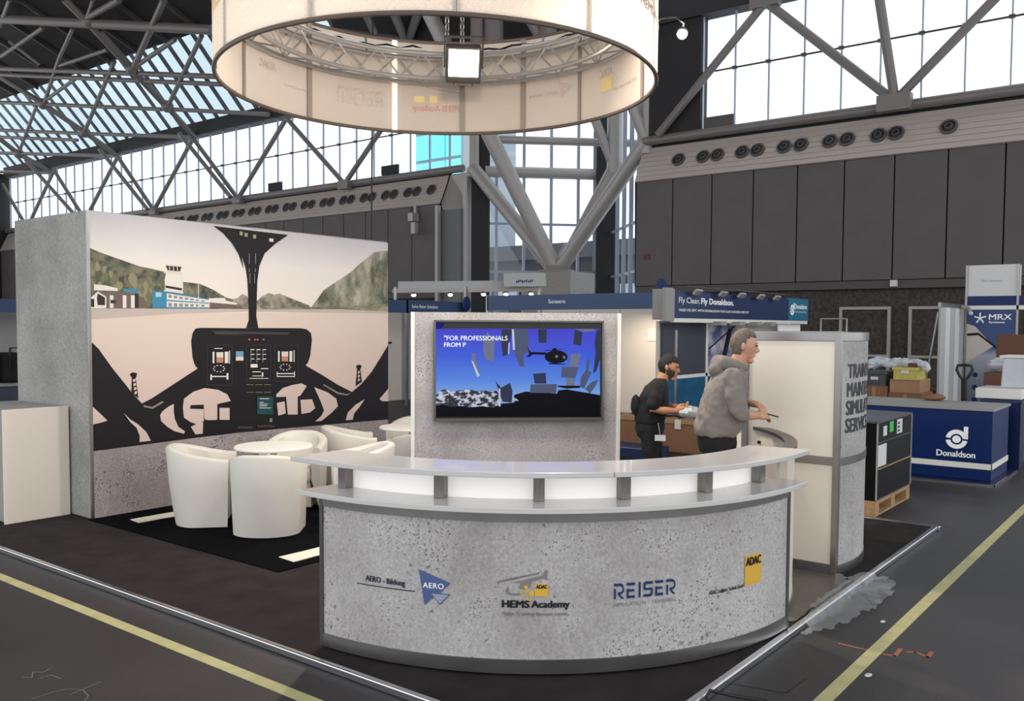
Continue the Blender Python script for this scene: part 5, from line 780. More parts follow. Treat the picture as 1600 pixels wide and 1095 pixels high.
box('notice', 16.94, 16.96, 9.3, 9.5, 1.6, 1.85, 'cream_panel', s1)
l = bpy.data.lights.new('stand_lamp', 'AREA'); l.energy = 40; l.size = .8; l.color = (1, .85, .7); lo = bpy.data.objects.new('stand_lamp', l); COL.objects.link(lo); lo.parent = s1; lo.location = (.5, -1.0, 2.2)
tg = thing('stand_tag', 'round blue number tag between the two blue fascias behind the men', 'sign', (14.9, 8.1, 2.4), 'round blue stand number tags')
MB().sphere((14.93, 8.1, 2.56), .012, .15, .24, 20, 12).build('disc', 'royal', tg, smooth=True)
s2 = thing('exhibition_stand', 'grey shell stand with a short blue fascia between the mural wall and the screen wall', 'exhibition stand', (14.5, 15, 0))
fa2 = box('fascia', 13.6, 17.34, 14.97, 15.03, 2.2, 2.5, 'blue_fascia', s2); text('fascia_lettering', 'Swiss Rotor Solutions', on_y(14.965, 15.35, 16.25, 2.32, 2.40), 'letter_white', fa2)
box('back_wall', 13.6, 17.3, 16.2, 16.25, 0, 2.3, 'wall_grey', s2); box('wall_panel', 15.0, 16.2, 16.16, 16.2, .02, 2.25, 'wall_white', s2); box('side_wall', 17.28, 17.34, 15.05, 16.2, 0, 2.45, 'wall_grey', s2)
post(s2, 17.34, 15, 2.9); post(s2, 15.2, 15.0, 2.5); box('shelf', 14.6, 15.6, 15.9, 16.15, 1.45, 1.5, 'black', s2); box('shelf', 14.3, 15.0, 15.9, 16.15, .6, .95, 'wall_white', s2)
tg2 = thing('stand_tag', 'round blue number tag above the left edge of the screen wall', 'sign', (17.2, 14.8, 2.4), 'round blue stand number tags')
MB().sphere((17.2, 14.85, 2.46), .16, .012, .19, 20, 12).build('disc', 'royal', tg2, smooth=True)
lb = thing('light_canopy', 'pale canopy beam with a row of glowing spotlights behind the screen wall', 'canopy', (18, 15.5, 2.9))
a = Vector((16.6, 16.9, 2.85)); b_ = Vector((19.4, 14.1, 2.93)); d = (b_-a).normalized(); nn = Vector((.707, .707, 0))
lean = (nn*.45+Vector((0, 0, .9))).normalized(); MB().obox((a+b_)/2+lean*.1, d, lean, d.cross(lean), (b_-a).length/2-.15, .12, .012).build('roof_panel', 'tent', lb)
MB().obox((a+b_)/2+Vector((0, 0, -.05)), d, nn, (0, 0, 1), (b_-a).length/2, .03, .05).build('rail', 'steel_light', lb)
for t in (.02, .98): c = a+(b_-a)*t; MB().tube([(c.x, c.y, 0), (c.x, c.y, 2.9)], .04, 8).build('post', 'alu', lb)
for t in (.14, .38, .6, .75, .92):
    c = a+(b_-a)*t+Vector((-.1, -.1, -.14)); h = MB().sphere(c, .09, .09, .05).build('spotlight', 'alu', lb, smooth=True); MB().sphere(c+Vector((-.03, -.03, -.03)), .06, .06, .04).build('bulb', 'lamp_glow', h, smooth=True)
hsn = MB().obox((18.9, 14.3, 3.12), d, lean, d.cross(lean), .56, .2, .012).build('header_sign', 'tent', lb)
for k in range(9):
    c = Vector((18.9, 14.3, 3.12))-d.cross(lean)*(.016 if (d.cross(lean)).dot(Vector((1, 1, 0))) > 0 else -.016)+d*(-.22+.052*k)+lean*(-.06+.012*(k % 3)); MB().obox(c, (d+lean*.5).normalized(), lean, d.cross(lean), .016, .03+.012*(k % 2), .002).build('logo_stroke', 'logo_navy', hsn)

s3 = thing('exhibition_stand', 'neighbouring stand with navy fascia and teal end panel behind the hooded man', 'exhibition stand', (16, 7.2, 0))
fa3 = box('fascia', 13.3, 18.3, 6.97, 7.03, 2.05, 2.5, 'navy', s3); box('fascia_end', 13.24, 13.3, 6.97, 7.35, 2.02, 2.53, 'wall_grey', s3)
lp3 = box('logo_panel', 18.35, 19.5, 6.97, 7.03, 2.05, 2.52, 'teal', s3); box('light_strip', 13.3, 19.5, 6.98, 7.04, 1.98, 2.05, 'white', s3)
box('end_post', 13.0, 13.24, 6.97, 7.03, 2.0, 2.54, 'wall_grey', s3)
text('fascia_lettering', 'Fly Clean.', on_y(6.965, 13.44, 14.22, 2.27, 2.40), 'letter_white', fa3, -.005); text('fascia_lettering', 'Fly Donaldson.', on_y(6.965, 14.27, 15.6, 2.27, 2.40), 'letter_white', fa3, .025)
text('fascia_lettering', 'OILED OR DRY, WITH DONALDSON YOU CAN CHOOSE AND FLY', on_y(6.965, 13.44, 16.3, 2.16, 2.205), 'letter_white', fa3, .015)
text('logo_lettering', 'Donaldson', on_y(6.965, 18.7, 19.4, 2.3, 2.4), 'letter_white', lp3, .02); text('logo_lettering', 'FILTRATION SOLUTIONS', on_y(6.965, 18.72, 19.38, 2.22, 2.25), 'letter_white', lp3)
def dlogo(fn, m, parent):
    """round emblem: a ring cut by two blades around a hub, with an upright stem on its right"""
    def ring(a0, a1, r0_, r1_, n_):
        mb = MB(); vs = []
        for i in range(13):
            t = R(a0+(a1-a0)*i/12); vs += [fn(.5+r0_*math.cos(t), .42+r0_*math.sin(t)), fn(.5+r1_*math.cos(t), .42+r1_*math.sin(t))]
        mb.add(vs, [(2*i, 2*i+1, 2*i+3, 2*i+2) for i in range(12)]).build(n_, m, parent)
    ring(8, 172, .28, .5, 'emblem_blade'); ring(188, 352, .28, .5, 'emblem_blade'); ring(0, 360, .0, .2, 'emblem_hub')
    MB().add([fn(.82, .45), fn(1.02, .45), fn(1.02, 1.1), fn(.82, 1.1)], [(0, 1, 2, 3)]).build('emblem_stem', m, parent)
dlogo(on_y(6.962, 18.42, 18.66, 2.18, 2.4), 'letter_white', lp3)
for k, x in enumerate((13.6, 14.6, 15.4, 16.3, 17.1)):
    MB().obox((x+.3, 6.85, 2.49), (1, 0, 0), Vector((0, .7, .7)), Vector((0, -.7, .7)), .12, .02, .05).build('stand_lamp', 'steel_light', s3)
    tube('lamp_arm', (x, 6.9, 2.58), (x+.9, 6.9, 2.58-.01), .012, 'steel_dark', s3, 6)
for k, x in enumerate((14.9, 15.7, 16.5, 17.2)): MB().obox((x, 6.93, 1.97), (1, 0, 0), (0, 1, 0), (0, 0, 1), .13, .1, .035).build('stand_lamp', 'steel_light', s3)
box('back_wall', 13.5, 19.5, 7.36, 7.42, 0, 2.0, 'wall_white', s3)
box('dark_screen', 13.55, 15.16, 7.3, 7.36, 1.07, 1.97, 'crate_top', s3); box('frame_post', 15.16, 15.24, 7.29, 7.37, 0, 2.0, 'white', s3); box('frame_rail', 13.5, 16.6, 7.29, 7.37, 1.0, 1.06, 'white', s3)
blotch('poster', (70, 84, 130), (206, 196, 200), 2.2, .4, .62); box('poster', 15.26, 16.55, 7.32, 7.36, 1.1, 1.97, 'poster', s3)
tube('poster_figure', (15.9, 7.3, 1.25), (16.2, 7.3, 1.85), .05, 'black_soft', s3, 6); tube('poster_line', (15.3, 7.3, 1.5), (16.5, 7.3, 1.95), .012, 'black_soft', s3, 6)
box('sea_panel', 13.5, 15.3, 7.3, 7.36, .05, 1.0, 'sea', s3); box('sea_panel', 15.3, 18, 7.3, 7.36, .05, 1.0, 'sea', s3)
box('white_sign', 18.2, 19.4, 7.1, 7.14, 1.72, 1.97, 'letter_white', s3)
pl = tube('aluminium_pole', (13.24, 6.9, 0), (13.2, 6.88, 1.85), .022, 'alu'); setp(pl, 'thin grey pole standing upright between the two men', 'pole'); pl['kind'] = 'thing'; del pl['kind']
cb1 = thing('cardboard_case', 'long low cardboard case behind the man in black', 'box', (12.5, 6.65, 0))
box('body', 12.2, 12.8, 6.0, 7.35, 0, .50, 'cardboard', cb1, bevel=.006); box('lid', 12.18, 12.82, 5.98, 7.37, .44, .505, 'cardboard_l', cb1)
for y in (6.25, 6.8): box('tape_strip', 12.172, 12.182, y, y+.1, .36, .506, 'cream_panel', cb1)
kt = thing('tool_clutter', 'black straps and tools lying on the cardboard case', 'tools', (12.4, 6.5, .505))
for k in range(5): MB().tube([(12.3+.05*k, 6.05+.25*k, .528), (12.35, 6.2+.25*k, .54), (12.28+.06*k, 6.35+.22*k, .528)], .016, 6).build('strap', 'black', kt, smooth=True)
nc = thing('navy_case', 'flat dark navy case lettered TV behind the screen wall', 'case', (11.6, 7.3, 0))
box('body', 11.3, 11.9, 6.3, 8.6, 0, .13, 'navy', nc); mat('dim_letter', (96, 86, 92), .6); text('lettering', 'TV', on_x(11.295, 7.28, 7.14, .02, .09), 'dim_letter', nc)

# black transport crate on a pallet
bc = thing('transport_crate', 'tall black transport crate with labels, standing on a pallet by the tower', 'crate', (9.9, 3.0, .16))
bcb = box('body', 9.29, 10.6, 2.6, 3.5, .16, .945, 'crate_black', bc, bevel=.008); box('lid', 9.28, 10.61, 2.59, 3.51, .945, .965, 'crate_top', bc)
for z in (.16, .47, .74): box('batten', 9.282, 10.6, 2.592, 2.6, z, z+.012, 'wood' if z == .47 else 'crate_top', bc)
for x in (9.285, 10.58): box('corner_edge', x, x+.02, 2.588, 2.6, .16, .945, 'wall_grey', bc)
box('label', 9.5, 9.62, 2.592, 2.598, .8, .9, 'paper', bcb); box('label', 9.72, 9.86, 2.592, 2.598, .82, .93, 'green_label', bcb); box('label', 10.0, 10.2, 2.592, 2.598, .78, .93, 'paper', bcb); box('label', 9.33, 9.62, 2.592, 2.598, .50, .72, 'paper', bcb)
for k in range(3): box('print', 10.02, 10.1, 2.59, 2.592, .8+.04*k, .82+.04*k, 'ink', bcb)
pt = thing('wooden_pallet', 'pale wooden pallet under the black transport crate', 'pallet', (9.9, 3.0, 0))
for y in (2.6, 2.98, 3.36): box('runner', 9.29, 10.6, y, y+.12, 0, .02, 'wood', pt)
for x in (9.29, 9.87, 10.46):
    for y in (2.6, 2.98, 3.36): box('block', x, x+.14, y, y+.12, .02, .12, 'wood', pt)
for y in (2.6, 2.8, 3.0, 3.2, 3.38): box('deck_board', 9.29, 10.6, y, y+.11, .12, .16, 'wood', pt)

# blue company counter
bl = thing('blue_counter', 'royal blue stand counter with white stripe and round white emblem', 'counter', (13, 2.8, 0))
bb0 = box('body', 12.2, 13.3, 2.06, 4.3, .03, .89, 'royal', bl, bevel=.004); box('worktop', 12.18, 13.32, 2.04, 4.32, .89, .92, 'wall_grey', bl)
box('white_stripe', 12.192, 12.2, 2.05, 4.3, .17, .24, 'white', bl); box('white_stripe', 12.192, 13.3, 2.05, 2.06, .17, .24, 'white', bl); box('floor_plate', 11.95, 13.45, 1.98, 4.4, 0, .03, 'royal_d', bl)
box('plate_edge', 11.93, 11.95, 1.97, 4.4, 0, .032, 'alu_bright', bl); box('plate_edge', 11.93, 13.45, 1.96, 1.98, 0, .032, 'alu_bright', bl)
text('lettering', 'Donaldson', on_x(12.19, 2.68, 2.24, .30, .375), 'letter_white', bb0, .015); dlogo(on_x(12.19, 2.58, 2.33, .42, .66), 'letter_white', bb0)
bl2 = thing('blue_counter', 'second blue counter with framed pictures at the right edge', 'counter', (14.4, 2.6, 0))
box('body', 13.7, 15.2, 1.98, 2.45, 0, .9, 'royal_d', bl2, bevel=.004); box('worktop', 13.68, 15.22, 1.96, 2.47, .9, .93, 'navy', bl2)
for k in range(2): box('picture_frame', 14.1, 15.0, 1.955, 1.98, .08+.4*k, .46+.4*k, 'white', bl2); box('picture', 14.13, 14.97, 1.945, 1.956, .11+.4*k, .43+.4*k, 'tealp' if 0 else ('sea' if k else 'black'), bl2)
mc = thing('foam_case', 'white wrapped machine case resting on the second blue counter', 'machine', (14.2, 2.3, .93))
box('slab', 13.75, 14.5, 1.98, 2.55, .94, 1.08, 'white', mc, bevel=.01); MB().add([(14.0, 2.28, 1.08), (14.6, 2.28, 1.08), (14.6, 1.95, 1.08), (14.0, 1.95, 1.08), (14.0, 2.26, 1.5), (14.6, 2.26, 1.5), (14.6, 1.95, 1.5), (14.0, 1.95, 1.5)], [(0, 3, 2, 1), (4, 5, 6, 7), (0, 1, 5, 4), (1, 2, 6, 5), (2, 3, 7, 6), (3, 0, 4, 7)]).build('hood', 'plastic_bag', mc, bevel=.02)
box('lid', 13.98, 14.62, 1.93, 2.3, 1.5, 1.53, 'white', mc)
bb = box('brown_board', 18.0, 18.06, 2.2, 3.02, .0, 1.8, 'brown_board', bevel=.01); setp(bb, 'large brown board leaning behind the white machine case', 'board')
bb2 = box('brown_cabinet', 16.0, 16.6, 2.45, 2.85, 0, 1.2, 'brown_board', bevel=.01); setp(bb2, 'brown wooden cabinet with a white bundle on top behind the counters', 'cabinet')
wb = MB().sphere((16.3, 2.65, 1.32), .26, .2, .12, fn=lambda d, q: q*(1+.15*math.sin(9*d.x)*math.cos(7*d.y))).build('white_bundle', 'plastic_bag', loc=(16.3, 2.65, 1.2), smooth=True); setp(wb, 'crumpled white bundle on the brown cabinet', 'bundle')

# stacked cartons
CB = [('carton', 15.5, 16.2, 3.66, 4.17, .0, .5, 'cardboard', 'lowest brown carton of the right stack behind the crate'), ('carton', 15.5, 16.2, 3.65, 4.17, .5, .84, 'cardboard', 'middle brown carton under the pale carton in the right stack'), ('carton', 15.52, 16.2, 3.69, 4.16, .84, 1.06, 'cardboard_l', 'pale open carton under the yellow crate'),
 ('carton', 15.5, 16.2, 4.19, 4.62, 0, .55, 'cardboard', 'lowest brown carton of the left stack behind the crate'), ('carton', 15.5, 16.2, 4.19, 4.62, .55, .94, 'cardboard', 'brown carton under the dark grey crate')]
for n_, x0, x1, y0, y1, z0, z1, m_, lab in CB:
    t = thing(n_, lab, 'carton', ((x0+x1)/2, (y0+y1)/2, z0), 'cartons stacked behind the crate'); box('body', x0, x1, y0, y1, z0+.001, z1, m_, t, bevel=.006); box('tape_strip', x0-.002, x0, (y0+y1)/2-.03, (y0+y1)/2+.03, z0+.01, z1-.01, 'cardboard_l', t); box('flap_line', x0-.003, x0-.001, y0+.01, y1-.01, z1-.02, z1-.012, 'brown_board', t)
def crate(label, x0, x1, y0, y1, z0, z1, m_):
    t = thing('plastic_crate', label, 'crate', ((x0+x1)/2, (y0+y1)/2, z0), 'plastic crates on the cartons'); box('tub', x0+.02, x1-.02, y0+.02, y1-.02, z0, z1-.03, m_, t); box('rim', x0, x1, y0, y1, z1-.05, z1, m_, t, bevel=.006)
    for k in range(4): y = y0+.04+k*(y1-y0-.08)/3; box('rib', x0+.005, x0+.02, y-.01, y+.01, z0, z1-.05, m_, t)
    box('label', x0+.001, x0+.006, (y0+y1)/2-.06, (y0+y1)/2+.06, z0+.1, z0+.15, 'paper', t)
crate('yellow plastic crate on the pale carton', 15.52, 16.1, 3.72, 4.13, 1.06, 1.26, 'crate_yellow'); crate('dark grey plastic crate on the left carton stack', 15.5, 16.1, 4.2, 4.6, .94, 1.18, 'crate_grey')
bag = MB().tube([(15.7, 4.66, 1.16), (15.65, 4.55, 1.3), (15.75, 4.4, 1.34), (15.7, 4.22, 1.30), (15.75, 4.05, 1.34), (15.7, 3.85, 1.33), (15.68, 3.66, 1.30), (15.66, 3.58, 1.22)], [.02, .09, .1, .07, .09, .08, .08, .05], 12).build('plastic_wrap', 'plastic_bag', loc=(15.7, 4.1, 1.2), smooth=True); setp(bag, 'crumpled translucent plastic wrap draped over the crates', 'plastic wrap')
dv = bag.modifiers.new('sub', 'SUBSURF'); dv.levels = dv.render_levels = 3
tx = bpy.data.textures.new('crumple', 'CLOUDS'); tx.noise_scale = .09; dm = bag.modifiers.new('crumple', 'DISPLACE'); dm.texture = tx; dm.strength = .09; dm.texture_coords = 'LOCAL'
rs = box('red_box', 15.6, 15.8, 3.76, 3.9, 1.26, 1.33, 'dark_red'); setp(rs, 'small dark red box inside the plastic wrap on the yellow crate', 'box')
rk = thing('metal_rack', 'thin tube rack standing behind the display tower', 'rack', (15.9, 5.2, 0))
for y in (5.0, 5.45): tube('upright', (15.9, y, 0), (15.9, y, 2.06), .015, 'steel_light', rk, 6)
tube('crossbar', (15.9, 5.0, 2.06), (15.9, 5.45, 2.06), .015, 'steel_light', rk, 6)

# stand at the right edge
s4 = thing('exhibition_stand', 'white and blue shell stand with tall white header at the right edge', 'exhibition stand', (20, 3.4, 0))
box('header', 20, 20.3, 3.0, 3.92, 2.55, 3.17, 'paper', s4); text('header_lettering', 'Mrx Systems', on_x(19.995, 3.66, 3.28, 2.82, 2.88), 'wall_grey', s4)
box('blue_band', 19.98, 20.02, 3.02, 3.9, 2.36, 2.55, 'royal', s4); box('blue_band', 19.98, 20.02, 1.6, 2.98, 2.36, 2.55, 'royal', s4); box('rail', 19.97, 20.03, 1.6, 3.9, 2.28, 2.36, 'white', s4)
for y in (3.0, 3.92): box('post', 19.97, 20.03, y-.02, y+.02, 0, 3.17, 'alu', s4)
grad_mat('mrx_print', [(0, (70, 76, 90)), (.35, (122, 128, 140)), (.6, (170, 176, 186)), (.66, (60, 86, 136)), (1, (44, 70, 122))], 0, 2.28, .5)
pp4 = box('print_panel', 20.0, 20.02, 3.02, 3.9, 0, 2.28, 'mrx_print', s4); box('back_wall', 20.8, 20.85, 1.6, 2.98, 0, 2.3, 'wall_grey', s4)
text('lettering', 'MRX', on_x(19.994, 3.5, 3.1, 2.08, 2.19), 'letter_white', pp4, .01); text('lettering', 'Systems', on_x(19.994, 3.5, 3.22, 2.0, 2.05), 'letter_white', pp4, .02)
for a_ in range(5):
    t = R(a_*72+20); c = Vector((19.993, 3.66, 2.11)); e = Vector((0, math.cos(t), math.sin(t))); q = Vector((0, -math.sin(t), math.cos(t)))
    MB().add([c-q*.012, c+e*.1-q*.02, c+e*.12+q*.01, c+q*.012], [(0, 1, 2, 3)]).build('star_arm', 'letter_white', pp4)
MB().add([(19.996, 3.9, 2.0), (19.996, 3.75, 1.95), (19.996, 3.4, 1.55), (19.996, 3.9, 1.2)], [(0, 1, 2, 3)]).build('car_window', 'wall_white', pp4); MB().add([(19.994, 3.89, 1.8), (19.994, 3.68, 1.82), (19.994, 3.3, 1.5), (19.994, 3.32, 1.47), (19.994, 3.68, 1.77), (19.994, 3.89, 1.75)], [tuple(range(6))]).build('car_line', 'black_soft', pp4)
for k, (s, w_) in enumerate((('Hygiene', .3), ('in the hands', .42), ('of', .1), ('hygiene experts', .5))): text('lettering', s, on_x(19.992, 3.05+w_, 3.05, 1.32-.09*k, 1.37-.09*k), 'wall_grey', pp4)
for k in range(4): text('lettering', 'clean parts', on_x(19.992, 3.55, 3.2, .95-.25*k, 1.0-.25*k), 'paper', pp4); MB().add([(19.992, 3.72+.05*math.cos(i*.63), .97-.25*k+.05*math.sin(i*.63)) for i in range(10)], [tuple(range(10))]).build('bullet_icon', 'royal', pp4)
pw = thing('partition_wall', 'white ribbed partition standing left of the tall white header', 'partition', (19, 3.92, 0))
for k in range(5): box('panel', 18.0+k*.4, 18.38+k*.4, 3.95, 3.99, .02, 2.3, 'paper' if k % 2 else 'tent', pw)
box('top_rail', 17.98, 20.0, 3.94, 4.0, 2.3, 2.38, 'alu', pw); tube('brace', (17.98, 4.3, 0), (18.0, 4.0, 2.2), .02, 'alu', pw, 6)
sl_ = thing('clip_spotlight', 'clip-on spotlight at the top of the white partition', 'spotlight', (19.6, 3.85, 2.3)); MB().tube([(19.6, 3.93, 2.33), (19.6, 3.8, 2.3), (19.5, 3.75, 2.22)], .04, 8).build('lamp_head', 'steel_light', sl_); MB().sphere((19.48, 3.73, 2.2), .04, .04, .04).build('bulb', 'paper', sl_)
# pallet jack
pj = thing('pallet_jack', 'black pallet jack with an upright loop handle behind the blue counter', 'pallet jack', (13.780, 2.665, 0))
MB().tube([(13.630, 2.660, .25), (13.600, 2.660, 1.0), (13.580, 2.660, 1.2)], .038, 10).build('shaft', 'black', pj, smooth=True)
MB().tube([(13.580, 2.660, 1.17), (13.580, 2.715, 1.24), (13.580, 2.760, 1.33), (13.580, 2.745, 1.39), (13.580, 2.660, 1.40), (13.580, 2.575, 1.39), (13.580, 2.560, 1.33), (13.580, 2.605, 1.24)], .02, 8, closed=True).build('handle_loop', 'black', pj, smooth=True)
tube('handle_bar', (13.580, 2.660, 1.18), (13.580, 2.660, 1.40), .01, 'black', pj, 6); box('pump', 13.58, 13.73, 2.6, 2.73, .08, .4, 'dark_red', pj, bevel=.01)
for y in (2.56, 2.77): box('fork', 13.73, 14.8, y-.07, y+.07, .06, .11, 'dark_red', pj); MB().tube([(13.68, y-.03, .06), (13.68, y+.03, .06)], .06, 12).build('wheel', 'rubber', pj)
hb = MB().sphere((13.15, 2.95, .965), .12, .16, .045, fn=lambda d, q: q*(1+.1*math.sin(8*d.x))).build('work_bag', 'cardboard', loc=(13.05, 2.9, .92), smooth=True); setp(hb, 'tan work bag lying on the back of the blue counter', 'bag')

# stand and bags seen left of the mural wall
s5 = thing('exhibition_stand', 'pale stand with a blue fascia glimpsed left of the mural wall', 'exhibition stand', (8.5, 21.4, 0))
fx0 = Vector((7.0, 23.2, 0)); fd = Vector((.614, -.789, 0)); fn_ = Vector((-.789, -.614, 0))
MB().obox((8.6, 21.2, 2.3), (1, 0, 0), (0, 1, 0), (0, 0, 1), 1.6, .03, .15).build('fascia', 'blue_fascia', s5); MB().obox((8.6, 22.2, 1.1), (1, 0, 0), (0, 1, 0), (0, 0, 1), 1.7, .03, 1.1).build('back_wall', 'wall_grey', s5); MB().obox((8.3, 21.6, 2.7), (1, 0, 0), (0, 1, 0), (0, 0, 1), .35, .03, .22).build('header', 'wall_grey', s5)
bk = thing('equipment_trunk', 'grey trunk with black bags on top, left of the mural wall', 'trunk', (6.4, 15.6, 0))
MB().box(5.7, 7.1, 15.4, 16.4, 0, .88).build('body', 'crate_top', bk, bevel=.02); MB().box(5.68, 7.12, 15.38, 16.42, .88, .92).build('lid', 'wall_grey', bk)
for k, (x, w_, h_) in enumerate(((6.15, .24, .62), (6.65, .2, .5))):
    g = thing('black_bag', ('larger' if k == 0 else 'smaller')+' black bag standing on the grey trunk', 'bag', (x, 15.9, .92), 'black bags on the trunk'); MB().box(x-w_, x+w_, 15.6, 16.1, .92, .92+h_).build('body', 'black_soft', g, bevel=.08, seg=3); MB().tube([(x-.1, 15.6, 1.1), (x-.1, 15.55, 1.0+h_), (x+.1, 15.55, 1.0+h_), (x+.1, 15.6, 1.1)], .018, 6).build('strap', 'rubber', g)
# security camera on the left hall wall
sc_ = thing('wall_camera', 'small pale surveillance camera hanging under the duct cladding', 'camera', (29.2, 28.4, 6.8))
MB().box(29.0, 29.45, 28.25, 28.55, 6.55, 6.95).build('body', 'steel_light', sc_, bevel=.03); MB().box(29.3, 29.42, 28.33, 28.45, 6.95, 7.3).build('bracket', 'steel_light', sc_); MB().box(29.0, 29.2, 28.1, 28.35, 6.0, 6.5).build('lens_box', 'steel_light', sc_)

hc = MB().tube([(20, 21.2, 13.5), (20.0, 21.25, 9), (20.0, 21.3, 4.6)], .025, 6).build('hanging_cable', 'black', loc=(20, 21.25, 4.6)); setp(hc, 'thin dark cable hanging from the roof behind the mural wall', 'cable')
for k, (x, y, s_) in enumerate(((5.987, 1.609, .022), (5.004, 1.413, .026))):
    o = MB().sphere((x, y, .004), s_*1.4, s_*.7, .004, 8, 4).build('paper_scrap', 'paper', loc=(x, y, 0)); setp(o, ('white paper scrap left of the right tape line near the plastic sheet', 'white paper scrap right of the tape line near the bottom edge')[k], 'scrap', 'paper scraps on the floor')

# ================================================================== PEOPLE
def person(label, base, az, J, skin_m, hair_m, hair_front, clothes, beard=False):
    fd_ = Vector((math.cos(R(az)), math.sin(R(az)), 0)); ld_ = Vector((-fd_.y, fd_.x, 0)); B = Vector(base)
    W = lambda p: B+fd_*p[0]+ld_*p[1]+Vector((0, 0, p[2]-GZ))
    root = thing('person', label, 'person', base)
    def tubes(mb, chain, n=12): # chain of (f,l,z,r): tapering limb with rounded ends
        mb.tube([W(c) for c in chain], [c[3] for c in chain], n)
        for c in (chain[0], chain[-1]): mb.sphere(W(c), c[3], c[3], c[3], 10, 6)
    def loft(mb, rings, n=20):
        vs = []; k = len(rings)
        for f, l, z, rf, rl in rings:
            for i in range(n):
                t = 2*math.pi*i/n; ct_, st_ = math.cos(t), math.sin(t)
                vs.append(W((f+rf*math.copysign(abs(ct_)**.85, ct_), l+rl*math.copysign(abs(st_)**.85, st_), z)))
        mb.add(vs, [(i*n+t, i*n+(t+1) % n, (i+1)*n+(t+1) % n, (i+1)*n+t) for i in range(k-1) for t in range(n)]+[tuple(range(n-1, -1, -1)), tuple((k-1)*n+t for t in range(n))])
    def remesh(o, vox, it=6):
        r_ = o.modifiers.new('union', 'REMESH'); r_.mode = 'VOXEL'; r_.voxel_size = vox; r_.use_smooth_shade = True
        s_ = o.modifiers.new('smooth', 'SMOOTH'); s_.factor = .5; s_.iterations = it
    hx, hy, hz = J['head']; hr = J['hr']
    def Hd(f, l, z): # point in head space, tilted forward
        t = R(J.get('tilt', 0)); return W((hx+f*math.cos(t)+z*math.sin(t), hy+l, hz-f*math.sin(t)+z*math.cos(t)))
    def headv(d, k=1.0):
        f, l, z = d
        rf, rl, rz = .098*hr*k, .076*hr*k, .122*hr*k
        if z < 0: l *= 1+.30*z; f *= 1+.06*z
        if z < -.1 and f < 0: f *= 1+.45*z
        if f > .6: f = .6+(f-.6)*.75
        if z < -.5 and f > 0: f += .10
        return f*rf, l*rl, z*rz
    def head_mesh(mb, k=1.0, keep=None, n=28, m=20):
        vs = []; dirs = []
        for j in range(m+1):
            p = math.pi*j/m
            for i in range(n):
                t = 2*math.pi*i/n; d = (math.sin(p)*math.cos(t), math.sin(p)*math.sin(t), math.cos(p)); dirs.append(d); vs.append(Hd(*headv(d, k)))
        fs = []
        for j in range(m):
            for i in range(n):
                q = (j*n+i, (j+1)*n+i, (j+1)*n+(i+1) % n, j*n+(i+1) % n)
                c = [sum(dirs[v][a] for v in q)/4 for a in range(3)]
                if keep is None or keep(*c): fs.append(q)
        mb.add(vs, fs)
    body = MB(); head_mesh(body)
    for l in (-1, 1): body.sphere(Hd(-.012*hr, .077*hr*l, -.008), .016, .016, .033*hr, 8, 6)
    for f, z, r in ((.088, .022, .012), (.100, .004, .0135), (.112, -.014, .0155), (.100, -.022, .017)): body.sphere(Hd(f*hr, 0, z*hr), r*hr, r*hr*.9, r*hr, 8, 6)
    for z in (-.052, -.066): body.sphere(Hd(.084*hr, 0, z*hr), .013, .024, .0085, 8, 6)
    body.sphere(Hd(.074*hr, 0, -.100*hr), .026, .028, .022, 8, 6)
    for l in (-.03, .03): body.sphere(Hd(.082*hr, l*hr, .036*hr), .018, .02, .009, 8, 6)
    tubes(body, J['neck']); loft(body, [(f, l, z, a*.9, b_*.9) for f, l, z, a, b_ in J['torso']])
    for side in ('R', 'L'):
        tubes(body, J['arm'+side]); tubes(body, [(f, l, z, r*.85) for f, l, z, r in J['leg'+side]])
        f, l, z, _ = J['leg'+side][-1]; loft(body, [(f+.06, l, GZ+.005, .12, .045), (f+.05, l, GZ+.04, .11, .042), (f+.0, l, GZ+.09, .05, .04)])
        hand, hdir, pn = J['hand'+side]; h = Vector(hdir).normalized(); pn = Vector(pn).normalized(); s_ = h.cross(pn).normalized(); w0 = Vector(hand)
        def P4(v, r): return (v.x, v.y, v.z, r)
        tubes(body, [P4(w0-h*.02, .026), P4(w0+h*.03, .028), P4(w0+h*.07, .025)], 10)
        tubes(body, [P4(w0+h*.03+s_*.02, .02), P4(w0+h*.08+s_*.028, .016)], 8); tubes(body, [P4(w0+h*.03-s_*.02, .02), P4(w0+h*.08-s_*.028, .016)], 8)
        for i, ln in enumerate((.9, 1.05, 1.0, .8)):
            k0 = w0+h*.085+s_*(1.5-i)*.021; k1 = k0+(h*.75+pn*.55)*.042*ln; k2 = k1+(h*.15+pn*.95)*.03*ln; k3 = k2+(h*-.35+pn*.6)*.022*ln
            tubes(body, [P4(k0-h*.015, .0115), P4(k0, .011), P4(k1, .010), P4(k2, .009), P4(k3, .008)], 8)
        t0 = w0+h*.02+s_*.025+pn*.008; tubes(body, [P4(t0, .015), P4(t0+h*.035+s_*.025+pn*.02, .012), P4(t0+h*.065+s_*.018+pn*.04, .0095)], 8)
    bo = body.build('body', skin_m, root); remesh(bo, .0062, 3)
    hb_ = MB(); head_mesh(hb_, 1.06, keep=lambda f, l, z: z > (hair_front(f) if f > .12 else (-.55 if f < -.3 else -.55+(hair_front(.12)+.55)*((f+.3)/.42)**1.6)))
    ho = hb_.build('hair', hair_m, root, smooth=True); sm = ho.modifiers.new('thick', 'SOLIDIFY'); sm.thickness = .012; sm.offset = -.6
